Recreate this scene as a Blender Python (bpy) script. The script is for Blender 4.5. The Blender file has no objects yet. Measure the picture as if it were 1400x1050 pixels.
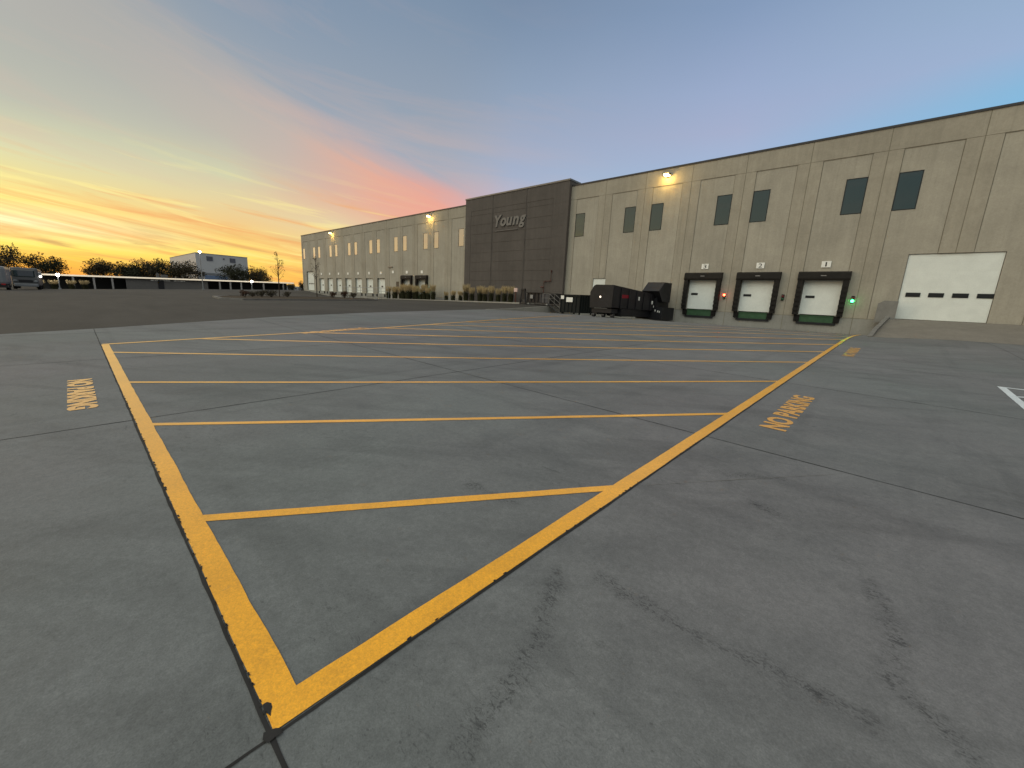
import bpy, bmesh, math, random
from mathutils import Vector, Matrix
C = bpy.context.scene.collection
R = math.radians

# ------------------------------------------------------------------ terrain
import math
import numpy as np
D = 38.61            # the warehouse front wall stands in the plane y = D
def swell(y):
    if y <= 22: return .0272 * y
    t = min(1.0, (y - 22) / 16.6)
    return (2*t**3-3*t*t+1)*.598 + (t**3-2*t*t+t)*16.6*.0272 + (-2*t**3+3*t*t)*.471 + (t**3-t*t)*16.6*(-.03)
def pad_z(x, y):
    yy = min(max(y, 0.0), 38.6)
    z = -1.65 - .0158 * max(x, -45) * (1 - 1.1 * yy / 38.6) + swell(y)
    if x > -1.2 and y > 18:
        a = min(1, (x + 1.2) / 4.0); b = min(1, (y - 18) / 12.0)
        z += .15 * a*a*(3-2*a) * b*b*(3-2*b)
    return z
EDGE = [(-60, -10.0), (-20, -12.0), (-6, -14.2), (-1.3, -16.05), (.32, -16.72), (6.2, -20.2), (11.56, -22.4), (21.6, -25.4), (25, -26.6), (39, -26.6)]
def edge_x(y):
    for (a, xa), (b, xb) in zip(EDGE, EDGE[1:]):
        if y <= b: return xa + (xb - xa) * (y - a) / (b - a)
    return EDGE[-1][1]
CP = [(edge_x(y), y, pad_z(edge_x(y), y)) for y in (-60, -40, -20, -10, -1.3, 3, 6.2, 11.56, 16, 21.6, 25)]
CP += [(-26.6, 28, -.75), (-26.6, 34, -.36), (-26.6, 38.6, -.3), (-31, 35.8, -.3), (-40, 35.8, -.42), (-51, 35.8, -.55), (-64, 35.8, -.78),
       (-72, 37, -.98), (-82, 37, -1.0), (-92, 37, -.95), (-97, 37, -.6), (-104, 38, -.05), (-75, 30, -.9), (-90, 28, -.85), (-106, 34, -.2),
       (-116, -30, -2.9), (-116, -12, -2.5), (-116, -3.4, -2.16), (-116, 11, -1.39), (-116, 29, -.55), (-116, 42, -.2),
       (-160, -20, -2.8), (-160, 20, -1.2), (-160, 45, -.3), (-60, -55, -2.6), (-120, -60, -3.2)]
_P = np.array(CP); 
def _U(r2): return np.where(r2 > 1e-9, r2 * np.log(np.maximum(r2, 1e-9)), 0)
_K = _U(((_P[:, None, :2] - _P[None, :, :2])**2).sum(-1)) + np.eye(len(_P)) * 20.0
_Q = np.c_[np.ones(len(_P)), _P[:, :2]]
_M = np.block([[_K, _Q], [_Q.T, np.zeros((3, 3))]])
_S = np.linalg.solve(_M, np.r_[_P[:, 2], 0, 0, 0])
def yard_z(x, y):
    u = _U((_P[:, 0]-x)**2 + (_P[:, 1]-y)**2)
    z = float(u @ _S[:-3] + _S[-3] + _S[-2]*x + _S[-1]*y)
    # meets the concrete along its edge
    d = edge_x(y) - x
    if y < 25 and d < 6:
        t = max(0.0, d) / 6; t = t*t*(3-2*t)
        z = z * t + pad_z(edge_x(y), y) * (1 - t)
    return z

# ------------------------------------------------------------------ helpers
def lin(r, g, b):
    f = lambda c: (c/255)/12.92 if c/255 <= .04045 else ((c/255+.055)/1.055)**2.4
    return (f(r), f(g), f(b), 1)

class NT:
    """small wrapper round a node tree"""
    def __init__(s, tree): s.t = tree; s.n = tree.nodes; s.l = tree.links
    def node(s, typ, **kw):
        n = s.n.new(typ)
        for k, v in kw.items(): setattr(n, k, v)
        return n
    def put(s, sock, v):
        if v is None: return
        if isinstance(v, bpy.types.NodeSocket): s.l.new(v, sock)
        else: sock.default_value = v
    def math(s, op, a, b=None, c=None, clamp=False):
        n = s.node('ShaderNodeMath', operation=op); n.use_clamp = clamp
        for i, v in enumerate((a, b, c)): s.put(n.inputs[i], v)
        return n.outputs[0]
    def vmath(s, op, a, b=None):
        n = s.node('ShaderNodeVectorMath', operation=op)
        s.put(n.inputs[0], a); s.put(n.inputs[1], b)
        return n.outputs[1] if op in ('DOT_PRODUCT', 'LENGTH') else n.outputs[0]
    def comb(s, x, y, z):
        n = s.node('ShaderNodeCombineXYZ')
        for i, v in enumerate((x, y, z)): s.put(n.inputs[i], v)
        return n.outputs[0]
    def sep(s, v):
        n = s.node('ShaderNodeSeparateXYZ'); s.put(n.inputs[0], v); return n.outputs
    def noise(s, vec, scale, detail=4, rough=.55, dist=0):
        n = s.node('ShaderNodeTexNoise'); s.put(n.inputs['Vector'], vec)
        n.inputs['Scale'].default_value = scale; n.inputs['Detail'].default_value = detail
        n.inputs['Roughness'].default_value = rough; n.inputs['Distortion'].default_value = dist
        return n.outputs['Fac']
    def rng(s, v, a, b, c=0., d=1., smooth=False):
        n = s.node('ShaderNodeMapRange'); n.clamp = True
        if smooth: n.interpolation_type = 'SMOOTHSTEP'
        s.put(n.inputs['Value'], v)
        for k, x in zip(('From Min', 'From Max', 'To Min', 'To Max'), (a, b, c, d)): s.put(n.inputs[k], x)
        return n.outputs[0]
    def mix(s, f, a, b, mode='MIX'):
        n = s.node('ShaderNodeMix', data_type='RGBA', blend_type=mode)
        s.put(n.inputs[0], f); s.put(n.inputs[6], a); s.put(n.inputs[7], b)
        return n.outputs[2]
    def ramp(s, f, stops, interp='LINEAR'):
        n = s.node('ShaderNodeValToRGB'); cr = n.color_ramp; cr.interpolation = interp
        while len(cr.elements) < len(stops): cr.elements.new(.5)
        for e, (p, c) in zip(cr.elements, stops):
            e.position = p
        for e, (p, c) in zip(cr.elements, stops): e.color = c if len(c) == 4 else (*c, 1)
        s.put(n.inputs[0], f); return n.outputs[0]

MATS = {}
def new_mat(name):
    m = bpy.data.materials.new(name); m.use_nodes = True
    t = NT(m.node_tree); bs = m.node_tree.nodes['Principled BSDF']
    MATS[name] = m
    return m, t, bs
def surface(name, col, rough=.7, var=.12, scale=2.0, spec=.3, bump=0., metallic=0., fine=.06, stretch=(1, 1, 1)):
    """plain weathered surface: broad mottling plus fine grain"""
    m, t, bs = new_mat(name)
    pos = t.node('ShaderNodeNewGeometry').outputs['Position']
    v = t.vmath('MULTIPLY', pos, stretch)
    a = t.noise(v, scale, 5, .6, .4); b = t.noise(pos, scale*14, 3)
    f = t.math('ADD', t.rng(a, .3, .7, 1-var, 1+var), t.rng(b, .25, .75, -fine, fine))
    c = t.vmath('MULTIPLY', t.comb(f, f, f), (col[0], col[1], col[2]))
    t.put(bs.inputs['Base Color'], c)
    bs.inputs['Roughness'].default_value = rough; bs.inputs['Metallic'].default_value = metallic
    bs.inputs['Specular IOR Level'].default_value = spec
    if bump:
        bn = t.node('ShaderNodeBump'); bn.inputs['Strength'].default_value = bump; bn.inputs['Distance'].default_value = .01
        t.put(bn.inputs['Height'], b); t.put(bs.inputs['Normal'], bn.outputs[0])
    return m
def glow(name, col, strength):
    m, t, bs = new_mat(name)
    bs.inputs['Base Color'].default_value = (*col, 1)
    bs.inputs['Emission Color'].default_value = (*col, 1)
    bs.inputs['Emission Strength'].default_value = strength
    return m

class MB:
    """collects faces for one mesh object"""
    def __init__(s): s.v = []; s.f = []; s.m = []
    def face(s, pts, m=0):
        b = len(s.v); s.v += [tuple(p) for p in pts]; s.f.append(tuple(range(b, b+len(pts)))); s.m.append(m)
    def hexa(s, p, m=0):
        """p: 8 corners, bottom four counter-clockwise then top four"""
        b = len(s.v); s.v += [tuple(q) for q in p]
        for f in ((3, 2, 1, 0), (4, 5, 6, 7), (0, 1, 5, 4), (1, 2, 6, 5), (2, 3, 7, 6), (3, 0, 4, 7)):
            s.f.append(tuple(b+i for i in f)); s.m.append(m)
    def box(s, x0, x1, y0, y1, z0, z1, m=0, bev=0.):
        if bev:
            bm = bmesh.new(); bmesh.ops.create_cube(bm, size=1)
            for v in bm.verts: v.co = Vector(((x0+x1)/2+v.co.x*(x1-x0), (y0+y1)/2+v.co.y*(y1-y0), (z0+z1)/2+v.co.z*(z1-z0)))
            bmesh.ops.bevel(bm, geom=list(bm.edges), offset=bev, segments=2, affect='EDGES', profile=.6)
            b = len(s.v); bm.verts.index_update()
            s.v += [tuple(v.co) for v in bm.verts]
            for f in bm.faces: s.f.append(tuple(b+v.index for v in f.verts)); s.m.append(m)
            bm.free(); return
        s.hexa([(x0, y0, z0), (x1, y0, z0), (x1, y1, z0), (x0, y1, z0), (x0, y0, z1), (x1, y0, z1), (x1, y1, z1), (x0, y1, z1)], m)
    def prism(s, outline, axis, a, b, m=0):
        """extrude a closed 2-D outline along an axis (0 x, 1 y, 2 z) from a to b"""
        def P(q, h): return (h, q[0], q[1]) if axis == 0 else ((q[0], h, q[1]) if axis == 1 else (q[0], q[1], h))
        n = len(outline); k = len(s.v)
        s.v += [P(q, a) for q in outline] + [P(q, b) for q in outline]
        s.f.append(tuple(k+i for i in range(n))[::-1]); s.m.append(m)
        s.f.append(tuple(k+n+i for i in range(n))); s.m.append(m)
        for i in range(n):
            j = (i+1) % n; s.f.append((k+i, k+j, k+n+j, k+n+i)); s.m.append(m)
    def tube(s, pts, rad, n=8, m=0):
        """tapered tube through points; rad is a number or one per point"""
        pts = [Vector(p) for p in pts]; rad = rad if isinstance(rad, (list, tuple)) else [rad]*len(pts)
        k = len(s.v)
        for i, p in enumerate(pts):
            d = (pts[min(i+1, len(pts)-1)] - pts[max(i-1, 0)]).normalized()
            a = d.cross(Vector((0, 0, 1)) if abs(d.z) < .9 else Vector((1, 0, 0))).normalized(); b = d.cross(a)
            for j in range(n):
                t = 2*math.pi*j/n; s.v.append(tuple(p + rad[i]*(math.cos(t)*a + math.sin(t)*b)))
        for i in range(len(pts)-1):
            for j in range(n):
                j2 = (j+1) % n; s.f.append((k+i*n+j, k+i*n+j2, k+(i+1)*n+j2, k+(i+1)*n+j)); s.m.append(m)
        s.f.append(tuple(k+j for j in range(n))[::-1]); s.m.append(m)
        s.f.append(tuple(k+(len(pts)-1)*n+j for j in range(n))); s.m.append(m)
    def ball(s, c, r, m=0, n=10):
        bm = bmesh.new(); bmesh.ops.create_uvsphere(bm, u_segments=n, v_segments=max(6, n//2+1), radius=1)
        rr = r if isinstance(r, (tuple, list)) else (r, r, r)
        b = len(s.v); bm.verts.index_update()
        s.v += [(c[0]+v.co.x*rr[0], c[1]+v.co.y*rr[1], c[2]+v.co.z*rr[2]) for v in bm.verts]
        for f in bm.faces: s.f.append(tuple(b+v.index for v in f.verts)); s.m.append(m)
        bm.free()
    def build(s, name, mats, parent=None, loc=None, smooth=False, recalc=True):
        me = bpy.data.meshes.new(name)
        o = Vector(parent.matrix_world.translation) if parent is not None else Vector((0, 0, 0))
        if parent is not None:
            q = parent
            o = Vector((0, 0, 0))
            while q is not None: o += q.location; q = q.parent
        if loc is not None: o = Vector(loc)
        me.from_pydata([tuple(Vector(v)-o) for v in s.v], [], s.f)
        mats = mats if isinstance(mats, (list, tuple)) else [mats]
        for m in mats: me.materials.append(m)
        me.polygons.foreach_set('material_index', s.m)
        if smooth: me.polygons.foreach_set('use_smooth', [True]*len(s.f))
        me.update()
        if recalc:
            bm = bmesh.new(); bm.from_mesh(me); bmesh.ops.recalc_face_normals(bm, faces=bm.faces); bm.to_mesh(me); bm.free()
        ob = bpy.data.objects.new(name, me); C.objects.link(ob)
        if parent is not None: ob.parent = parent
        if loc is not None: ob.location = loc
        return ob

def tag(o, label=None, cat=None, group=None, kind=None):
    if label: o['label'] = label
    if cat: o['category'] = cat
    if group: o['group'] = group
    if kind: o['kind'] = kind
    return o
def thing(name, loc, label=None, cat=None, group=None, kind=None):
    o = bpy.data.objects.new(name, None); C.objects.link(o); o.location = loc; o.empty_display_size = .2
    return tag(o, label, cat, group, kind)
def copy_tree(o, parent=None):
    c = o.copy(); C.objects.link(c)
    if parent is not None: c.parent = parent
    for ch in list(o.children): copy_tree(ch, c)
    return c
def text_mesh(body, size=1., shear=0., extrude=0., offset=0., res=3):
    cu = bpy.data.curves.new('lettering', 'FONT'); cu.body = body; cu.size = size; cu.shear = shear
    cu.extrude = extrude; cu.offset = offset; cu.resolution_u = res; cu.align_x = 'LEFT'
    ob = bpy.data.objects.new('lettering', cu); C.objects.link(ob)
    bpy.context.view_layer.update()
    me = bpy.data.meshes.new_from_object(ob.evaluated_get(bpy.context.evaluated_depsgraph_get()))
    bpy.data.objects.remove(ob); bpy.data.curves.remove(cu)
    return me
def text_mb(body, w, h, **kw):
    """letters fitted to a w x h box, flat in x/y with z as relief"""
    me = text_mesh(body, **kw); mb = MB()
    xs = [v.co.x for v in me.vertices]; ys = [v.co.y for v in me.vertices]
    x0, x1, y0, y1 = min(xs), max(xs), min(ys), max(ys)
    mb.v = [((v.co.x-x0)/(x1-x0)*w, (v.co.y-y0)/(y1-y0)*h, v.co.z) for v in me.vertices]
    mb.f = [tuple(p.vertices) for p in me.polygons]; mb.m = [0]*len(mb.f)
    bpy.data.meshes.remove(me)
    return mb

# ------------------------------------------------------------------ materials
_T = [[(-1.22, 1.80), (-1.07, 1.51), (-.99, 1.32), (-.92, 1.09), (-.88, .80)], [(-1.0, 1.95), (-.73, 1.94), (-.42, 1.93), (-.11, 2.0), (.2, 2.02)],
      [(-.56, 3.66), (-.40, 3.60)], [(.17, 3.1), (.3, 2.71), (.27, 2.33), (.51, 2.12)], [(-2.4, 2.15), (-1.95, 2.2)], [(-.9, 4.1), (-.5, 4.4)]]
TRAILS = [(a, b) for L in _T for a, b in zip(L, L[1:])]
def concrete_ground():
    m, t, bs = new_mat('pad_concrete')
    pos = t.node('ShaderNodeNewGeometry').outputs['Position']
    x, y, z = t.sep(pos)
    big = t.noise(pos, .22, 5, .6, 1.2)
    mid = t.noise(pos, 1.3, 6, .62, 1.6)
    fine = t.noise(pos, 22, 4, .6)
    grain = t.noise(pos, 160, 2, .5)
    # tyre sweeps: noise drawn out along two headings
    s1 = t.noise(t.comb(t.math('ADD', t.math('MULTIPLY', x, .25), t.math('MULTIPLY', y, .18)), t.math('SUBTRACT', t.math('MULTIPLY', y, 1.5), t.math('MULTIPLY', x, 1.1)), 0.), 1.0, 4, .6, .5)
    s2 = t.noise(t.comb(t.math('MULTIPLY', y, .10), t.math('MULTIPLY', x, 1.7), 4.), 1.0, 4, .6, .4)
    s3 = t.noise(t.comb(t.math('MULTIPLY', x, .12), t.math('MULTIPLY', y, 1.3), 9.), 1.0, 5, .6, .5)
    # trowel scrapes and rubbed dirt
    smear = t.noise(t.vmath('MULTIPLY', pos, (1.0, 2.2, 1)), 2.4, 8, .72, 2.2)
    mask = t.noise(pos, .55, 3, .5, .6)
    slabv = t.node('ShaderNodeTexWhiteNoise', noise_dimensions='2D')
    t.put(slabv.inputs['Vector'], t.comb(t.math('FLOOR', t.math('DIVIDE', t.math('ADD', x, 1.40), 4.72)), t.math('FLOOR', t.math('DIVIDE', t.math('SUBTRACT', y, .315), 4.74)), 0.))
    f = t.rng(big, .3, .7, .87, 1.10)
    f = t.math('MULTIPLY', f, t.rng(mid, .28, .72, .87, 1.11))
    f = t.math('MULTIPLY', f, t.rng(fine, .25, .75, .88, 1.12))
    f = t.math('MULTIPLY', f, t.math('MULTIPLY', t.rng(grain, .25, .75, .84, 1.16), t.rng(t.noise(pos, 75, 3, .6), .3, .7, .90, 1.10)))
    f = t.math('MULTIPLY', f, t.rng(s1, .50, .72, 1., .78))
    f = t.math('MULTIPLY', f, t.rng(s2, .53, .73, 1., .82))
    f = t.math('MULTIPLY', f, t.rng(s3, .55, .72, 1., .80))
    st = t.math('MULTIPLY', t.rng(smear, .58, .70), t.rng(mask, .50, .62))
    f = t.math('MULTIPLY', f, t.math('SUBTRACT', 1.0, t.math('MULTIPLY', st, .38)))
    f = t.math('MULTIPLY', f, t.rng(slabv.outputs['Value'], 0, 1, .95, 1.05))
    flat = t.comb(x, y, 0.)
    dist = None
    for (ax, ay), (bx, by) in TRAILS:
        ba = Vector((bx-ax, by-ay, 0)); pa = t.vmath('SUBTRACT', flat, (ax, ay, 0))
        hh = t.math('MULTIPLY', t.vmath('DOT_PRODUCT', pa, tuple(ba)), 1/ba.length_squared, clamp=True)
        sc_ = t.node('ShaderNodeVectorMath', operation='SCALE'); sc_.inputs[0].default_value = tuple(ba); t.put(sc_.inputs[3], hh)
        dd = t.vmath('LENGTH', t.vmath('SUBTRACT', pa, sc_.outputs[0]))
        dist = dd if dist is None else t.math('MINIMUM', dist, dd)
    dist = t.math('ADD', dist, t.math('MULTIPLY', t.math('SUBTRACT', t.noise(pos, 5, 4, .6), .5), .16))
    fl = t.noise(t.vmath('MULTIPLY', pos, (1, 1.8, 1)), 26, 5, .7, 1.2); fl2 = t.noise(pos, 60, 4, .7, .8)
    trail = t.rng(dist, .085, .0)
    f = t.math('MULTIPLY', f, t.math('SUBTRACT', 1.0, t.math('MULTIPLY', t.math('MULTIPLY', trail, t.rng(fl, .51, .59)), .52)))
    f = t.math('MULTIPLY', f, t.math('SUBTRACT', 1.0, t.math('MULTIPLY', trail, .10)))
    scat = t.math('MULTIPLY', t.rng(mask, .46, .60), t.math('MULTIPLY', t.rng(fl, .60, .68), .34))
    f = t.math('MULTIPLY', f, t.math('SUBTRACT', 1.0, scat))
    f = t.math('MULTIPLY', f, t.math('SUBTRACT', 1.0, t.math('MULTIPLY', t.rng(fl2, .66, .74), .22)))
    # fine pale rubbing left by the trowel
    f = t.math('MULTIPLY', f, t.math('ADD', 1.0, t.math('MULTIPLY', t.rng(t.noise(t.vmath('MULTIPLY', pos, (1.3, .7, 1)), 7, 7, .72, 1.8), .56, .70), .12)))
    hue = t.mix(t.rng(t.noise(pos, .16, 3), .35, .65), (.141, .136, .137, 1), (.128, .135, .131, 1))
    t.put(bs.inputs['Base Color'], t.vmath('MULTIPLY', t.comb(f, f, f), hue))
    t.put(bs.inputs['Roughness'], t.rng(mid, .3, .7, .62, .85))
    bs.inputs['Specular IOR Level'].default_value = .26
    bn = t.node('ShaderNodeBump'); bn.inputs['Strength'].default_value = .35; bn.inputs['Distance'].default_value = .006
    t.put(bn.inputs['Height'], t.math('ADD', t.math('MULTIPLY', fine, .6), t.math('MULTIPLY', smear, .7))); t.put(bs.inputs['Normal'], bn.outputs[0])
    return m
def asphalt():
    m, t, bs = new_mat('asphalt')
    pos = t.node('ShaderNodeNewGeometry').outputs['Position']
    big = t.noise(pos, .12, 5, .6, .8); mid = t.noise(t.vmath('MULTIPLY', pos, (.25, 1.2, 1)), .9, 5, .6); fine = t.noise(pos, 30, 3, .7)
    f = t.math('MULTIPLY', t.rng(big, .3, .7, .82, 1.15), t.rng(mid, .3, .7, .86, 1.12))
    f = t.math('MULTIPLY', f, t.rng(fine, .2, .8, .7, 1.3))
    t.put(bs.inputs['Base Color'], t.vmath('MULTIPLY', t.comb(f, f, f), (.052, .047, .041)))
    bs.inputs['Roughness'].default_value = .9; bs.inputs['Specular IOR Level'].default_value = .2
    bn = t.node('ShaderNodeBump'); bn.inputs['Strength'].default_value = .5; bn.inputs['Distance'].default_value = .01
    t.put(bn.inputs['Height'], fine); t.put(bs.inputs['Normal'], bn.outputs[0])
    return m
def paint(name, col, rough=.5, wear=.5):
    m, t, bs = new_mat(name)
    pos = t.node('ShaderNodeNewGeometry').outputs['Position']
    a = t.noise(pos, 2.2, 5, .6, .5); b = t.noise(pos, 45, 4, .65); c = t.noise(pos, 9, 6, .7, .8)
    f = t.math('MULTIPLY', t.math('MULTIPLY', t.rng(a, .3, .7, .90, 1.07), t.rng(b, .25, .75, .82, 1.14)), t.rng(t.noise(pos, 130, 2), .3, .7, .86, 1.12))
    colr = t.vmath('MULTIPLY', t.comb(f, f, f), col)
    w = t.math('MULTIPLY', t.rng(c, .64, .72), wear)
    t.put(bs.inputs['Base Color'], t.mix(w, colr, (.15, .14, .12, 1)))
    bs.inputs['Coat Weight'].default_value = .45; bs.inputs['Coat Roughness'].default_value = .32
    bs.inputs['Roughness'].default_value = rough; bs.inputs['Specular IOR Level'].default_value = .55
    bn = t.node('ShaderNodeBump'); bn.inputs['Strength'].default_value = .06; bn.inputs['Distance'].default_value = .004
    t.put(bn.inputs['Height'], b); t.put(bs.inputs['Normal'], bn.outputs[0])
    return m
def tilt_wall(name, col, var=.10):
    m, t, bs = new_mat(name)
    pos = t.node('ShaderNodeNewGeometry').outputs['Position']
    x, y, z = t.sep(pos)
    big = t.noise(pos, .35, 5, .6, .5); drip = t.noise(t.vmath('MULTIPLY', pos, (2.2, 1, .12)), 1.2, 5, .6)
    fine = t.noise(pos, 9, 5, .7); grain = t.noise(pos, 40, 2)
    streak = t.noise(t.vmath('MULTIPLY', pos, (5., 1, .10)), 1.6, 5, .65)
    blot = t.noise(pos, 1.6, 6, .65, .8)
    f = t.math('MULTIPLY', t.rng(big, .3, .7, 1-var, 1+var), t.rng(drip, .35, .7, 1.04, .92))
    f = t.math('MULTIPLY', f, t.math('MULTIPLY', t.rng(streak, .52, .75, 1., .90), t.rng(blot, .3, .7, .95, 1.05)))
    f = t.math('MULTIPLY', f, t.rng(fine, .3, .7, .93, 1.07))
    f = t.math('MULTIPLY', f, t.rng(grain, .25, .75, .94, 1.06))
    t.put(bs.inputs['Base Color'], t.vmath('MULTIPLY', t.comb(f, f, f), col))
    bs.inputs['Roughness'].default_value = .85; bs.inputs['Specular IOR Level'].default_value = .25
    bn = t.node('ShaderNodeBump'); bn.inputs['Strength'].default_value = .3; bn.inputs['Distance'].default_value = .01
    t.put(bn.inputs['Height'], fine); t.put(bs.inputs['Normal'], bn.outputs[0])
    return m

M_PAD = concrete_ground(); M_ASPH = asphalt()
M_YEL = paint('yellow_paint', (.80, .362, .004), .30, .3)
M_YELT = paint('yellow_stencil_paint', (.70, .33, .05), .24, .45)
M_WHT = paint('white_paint', (.62, .66, .68), .5, .4)
M_JOINT = surface('joint_sealant', (.018, .017, .016), .8, .3, 6)
M_BAND = tilt_wall('tan_concrete', (.328, .298, .240)); M_REC = tilt_wall('tan_concrete_blasted', (.352, .324, .266))
M_SEAL = surface('wall_joint_sealant', (.20, .178, .13), .9)
M_BASE = tilt_wall('grey_concrete_base', (.27, .262, .235))
M_BLK = tilt_wall('dark_block_concrete', (.095, .084, .076)); M_BLKJ = surface('dark_block_joint', (.085, .073, .063), .9)
M_CAP = surface('dark_metal_cap', (.045, .043, .045), .5, .1, 2, .4, metallic=.3)
M_CAPL = surface('grey_metal_cap', (.16, .15, .14), .45, .1, 2, .4, metallic=.3)
M_ROOF = surface('roof_membrane', (.5, .5, .48), .9)
M_FRAME = surface('dark_window_frame', (.016, .017, .018), .4)
M_DOOR = surface('white_door_paint', (.70, .725, .68), .5, .05, 1.5, .35)
M_BLACK = surface('black_steel', (.012, .012, .0145), .5, .35, 1.6, .35)
M_DKGREEN = surface('dark_green_steel', (.008, .011, .011), .6, .3, 1.6, .22)
M_GRIT = surface('galvanised_steel', (.28, .29, .30), .5, .15, 4, .5, metallic=.6)
M_RUB = surface('black_rubber', (.010, .009, .008), .8, .25, 3, .2)
M_SEALPAD = surface('dock_seal_vinyl', (.013, .011, .009), .7, .25, 2, .25)
M_GREEN = surface('green_leveler_steel', (.035, .085, .04), .6, .2, 3, .3)
M_SIGN = surface('white_sign', (.80, .79, .74), .5, .04)
M_INK = surface('black_ink', (.012, .012, .012), .5)
M_LETTER = surface('grey_letter_metal', (.165, .155, .145), .6, .05)
M_KERB = surface('kerb_concrete', (.30, .285, .25), .85, .12, 2)
M_KERBD = surface('weathered_kerb', (.15, .142, .13), .85, .15, 2)
M_SOIL = surface('planting_mulch', (.055, .042, .03), .95, .3, 6, .1, bump=.5)
M_EARTH = surface('dry_earth', (.10, .085, .06), .95, .25, .05, .1)
M_LEAF = surface('dark_leaves', (.034, .034, .018), .8, .35, .5, .15)
M_LEAF2 = surface('brown_green_leaves', (.05, .04, .022), .8, .35, .5, .15)
M_BARK = surface('bark', (.05, .038, .028), .9)
M_GRASS = surface('dark_grass_blades', (.035, .035, .016), .8, .3, 3, .15)
M_PLUME = surface('tan_grass_plumes', (.42, .32, .17), .85, .2, 3, .15)
M_SHRUB = surface('russet_shrub_leaves', (.075, .04, .025), .8, .35, 3, .15)
M_CREAM = surface('pale_metal_siding', (.43, .425, .43), .6, .05, .3)
M_CREAMD = surface('grey_louvre', (.10, .10, .12), .6)
M_FASCIA = surface('white_fascia', (.80, .78, .72), .5, .04)
M_UNIT = surface('grey_storage_wall', (.125, .12, .115), .8, .1, .6)
M_POST = surface('pale_posts', (.28, .27, .26), .7)
M_VEH = surface('pale_vehicle_paint', (.09, .092, .095), .35, .06, 1, .5)
M_VEHW = surface('white_vehicle_paint', (.18, .188, .20), .35, .06, 1, .5)
M_VEHD = surface('vehicle_dark_trim', (.02, .02, .022), .4)
M_RED = surface('red_reflector', (.35, .02, .02), .4)
M_RUST = surface('rusty_pipe', (.10, .035, .025), .7)
M_MAROON = surface('red_glow_paint', (.22, .008, .02), .5)
M_BROWN = surface('brown_door', (.09, .07, .05), .6)
M_TIRE = surface('tire_rubber', (.014, .014, .014), .85)
def glass_mat():
    m, t, bs = new_mat('window_glass')
    pos = t.node('ShaderNodeNewGeometry').outputs['Position']
    bs.inputs['Base Color'].default_value = (.010, .024, .025, 1); bs.inputs['Roughness'].default_value = .03
    bs.inputs['IOR'].default_value = 2.15
    bn = t.node('ShaderNodeBump'); bn.inputs['Strength'].default_value = .02; bn.inputs['Distance'].default_value = .02
    t.put(bn.inputs['Height'], t.noise(pos, .8, 2)); t.put(bs.inputs['Normal'], bn.outputs[0])
    return m
M_GLASS = glass_mat()
M_WARM = glow('warm_lamp', (1, .62, .16), 60); M_COOL = glow('cool_lamp', (1, .95, .88), 45)
M_SIGR = glow('signal_red_lit', (1, .05, .02), 25); M_SIGG = glow('signal_green_lit', (.03, 1, .15), 25)
M_SIGRO = surface('signal_red_unlit', (.12, .02, .02), .3); M_SIGGO = surface('signal_green_unlit', (.02, .09, .04), .3)
M_HEAD = glow('headlamp', (1, .97, .9), 8)

# ------------------------------------------------------------------ ground sheets
random.seed(7)
pad_root = thing('concrete_pad', (0, 0, 0), kind='structure')
def frange(a, b, n): return [a+(b-a)*i/n for i in range(n+1)]
mb = MB()
ys = frange(-45, -6, 20)[:-1] + frange(-6, 25, 62)[:-1] + frange(25, 38.55, 30)
rows = []
for y in ys:
    e = edge_x(y)
    xs = [e] + [e + (3-e)*i/44 for i in range(1, 44)] + frange(3, 60, 24)
    rows.append([(x, y, pad_z(x, y)) for x in xs])
n = len(rows[0]); mb.v = [p for r in rows for p in r]
for i in range(len(rows)-1):
    for j in range(n-1): mb.f.append((i*n+j, i*n+j+1, (i+1)*n+j+1, (i+1)*n+j)); mb.m.append(0)
# rim down into the soil
pad = mb.build('slab', M_PAD, pad_root, smooth=True)
mb = MB()
ys2 = frange(-75, -10, 16)[:-1] + frange(-10, 25, 44)[:-1] + [25, 27, 29, 31, 33, 35, 37, 38.5]
rows = []
for y in ys2:
    e = edge_x(y) + (.04 if y < 24.9 else -.02)
    xs = frange(-165, -60, 30)[:-1] + [-60 + (e+60)*(i/40) for i in range(41)]
    rows.append([(x, y, yard_z(x, y) - (.006 if x == xs[-1] else 0)) for x in xs])
n = len(rows[0]); mb.v = [p for r in rows for p in r]
for i in range(len(rows)-1):
    for j in range(n-1): mb.f.append((i*n+j, i*n+j+1, (i+1)*n+j+1, (i+1)*n+j)); mb.m.append(0)
# continue the yard beyond the warehouse's far end
k0 = len(mb.v)
rows = []
for y in frange(38.5, 75, 10):
    rows.append([(x, y, yard_z(x, 38.5)) for x in frange(-165, -106, 16)])
n = len(rows[0]); mb.v += [p for r in rows for p in r]
for i in range(len(rows)-1):
    for j in range(n-1): mb.f.append((k0+i*n+j, k0+i*n+j+1, k0+(i+1)*n+j+1, k0+(i+1)*n+j)); mb.m.append(0)
tag(mb.build('asphalt_yard', M_ASPH, smooth=True), kind='structure')
mb = MB()
N = 24
mb.v = [((-60 + 2400*(i/N-.5)), 2400*(j/N-.5), -3.6) for i in range(N+1) for j in range(N+1)]
mb.f = [(i*(N+1)+j, (i+1)*(N+1)+j, (i+1)*(N+1)+j+1, i*(N+1)+j+1) for i in range(N) for j in range(N)]; mb.m = [0]*len(mb.f)
tag(mb.build('ground', M_EARTH), kind='structure')

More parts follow.
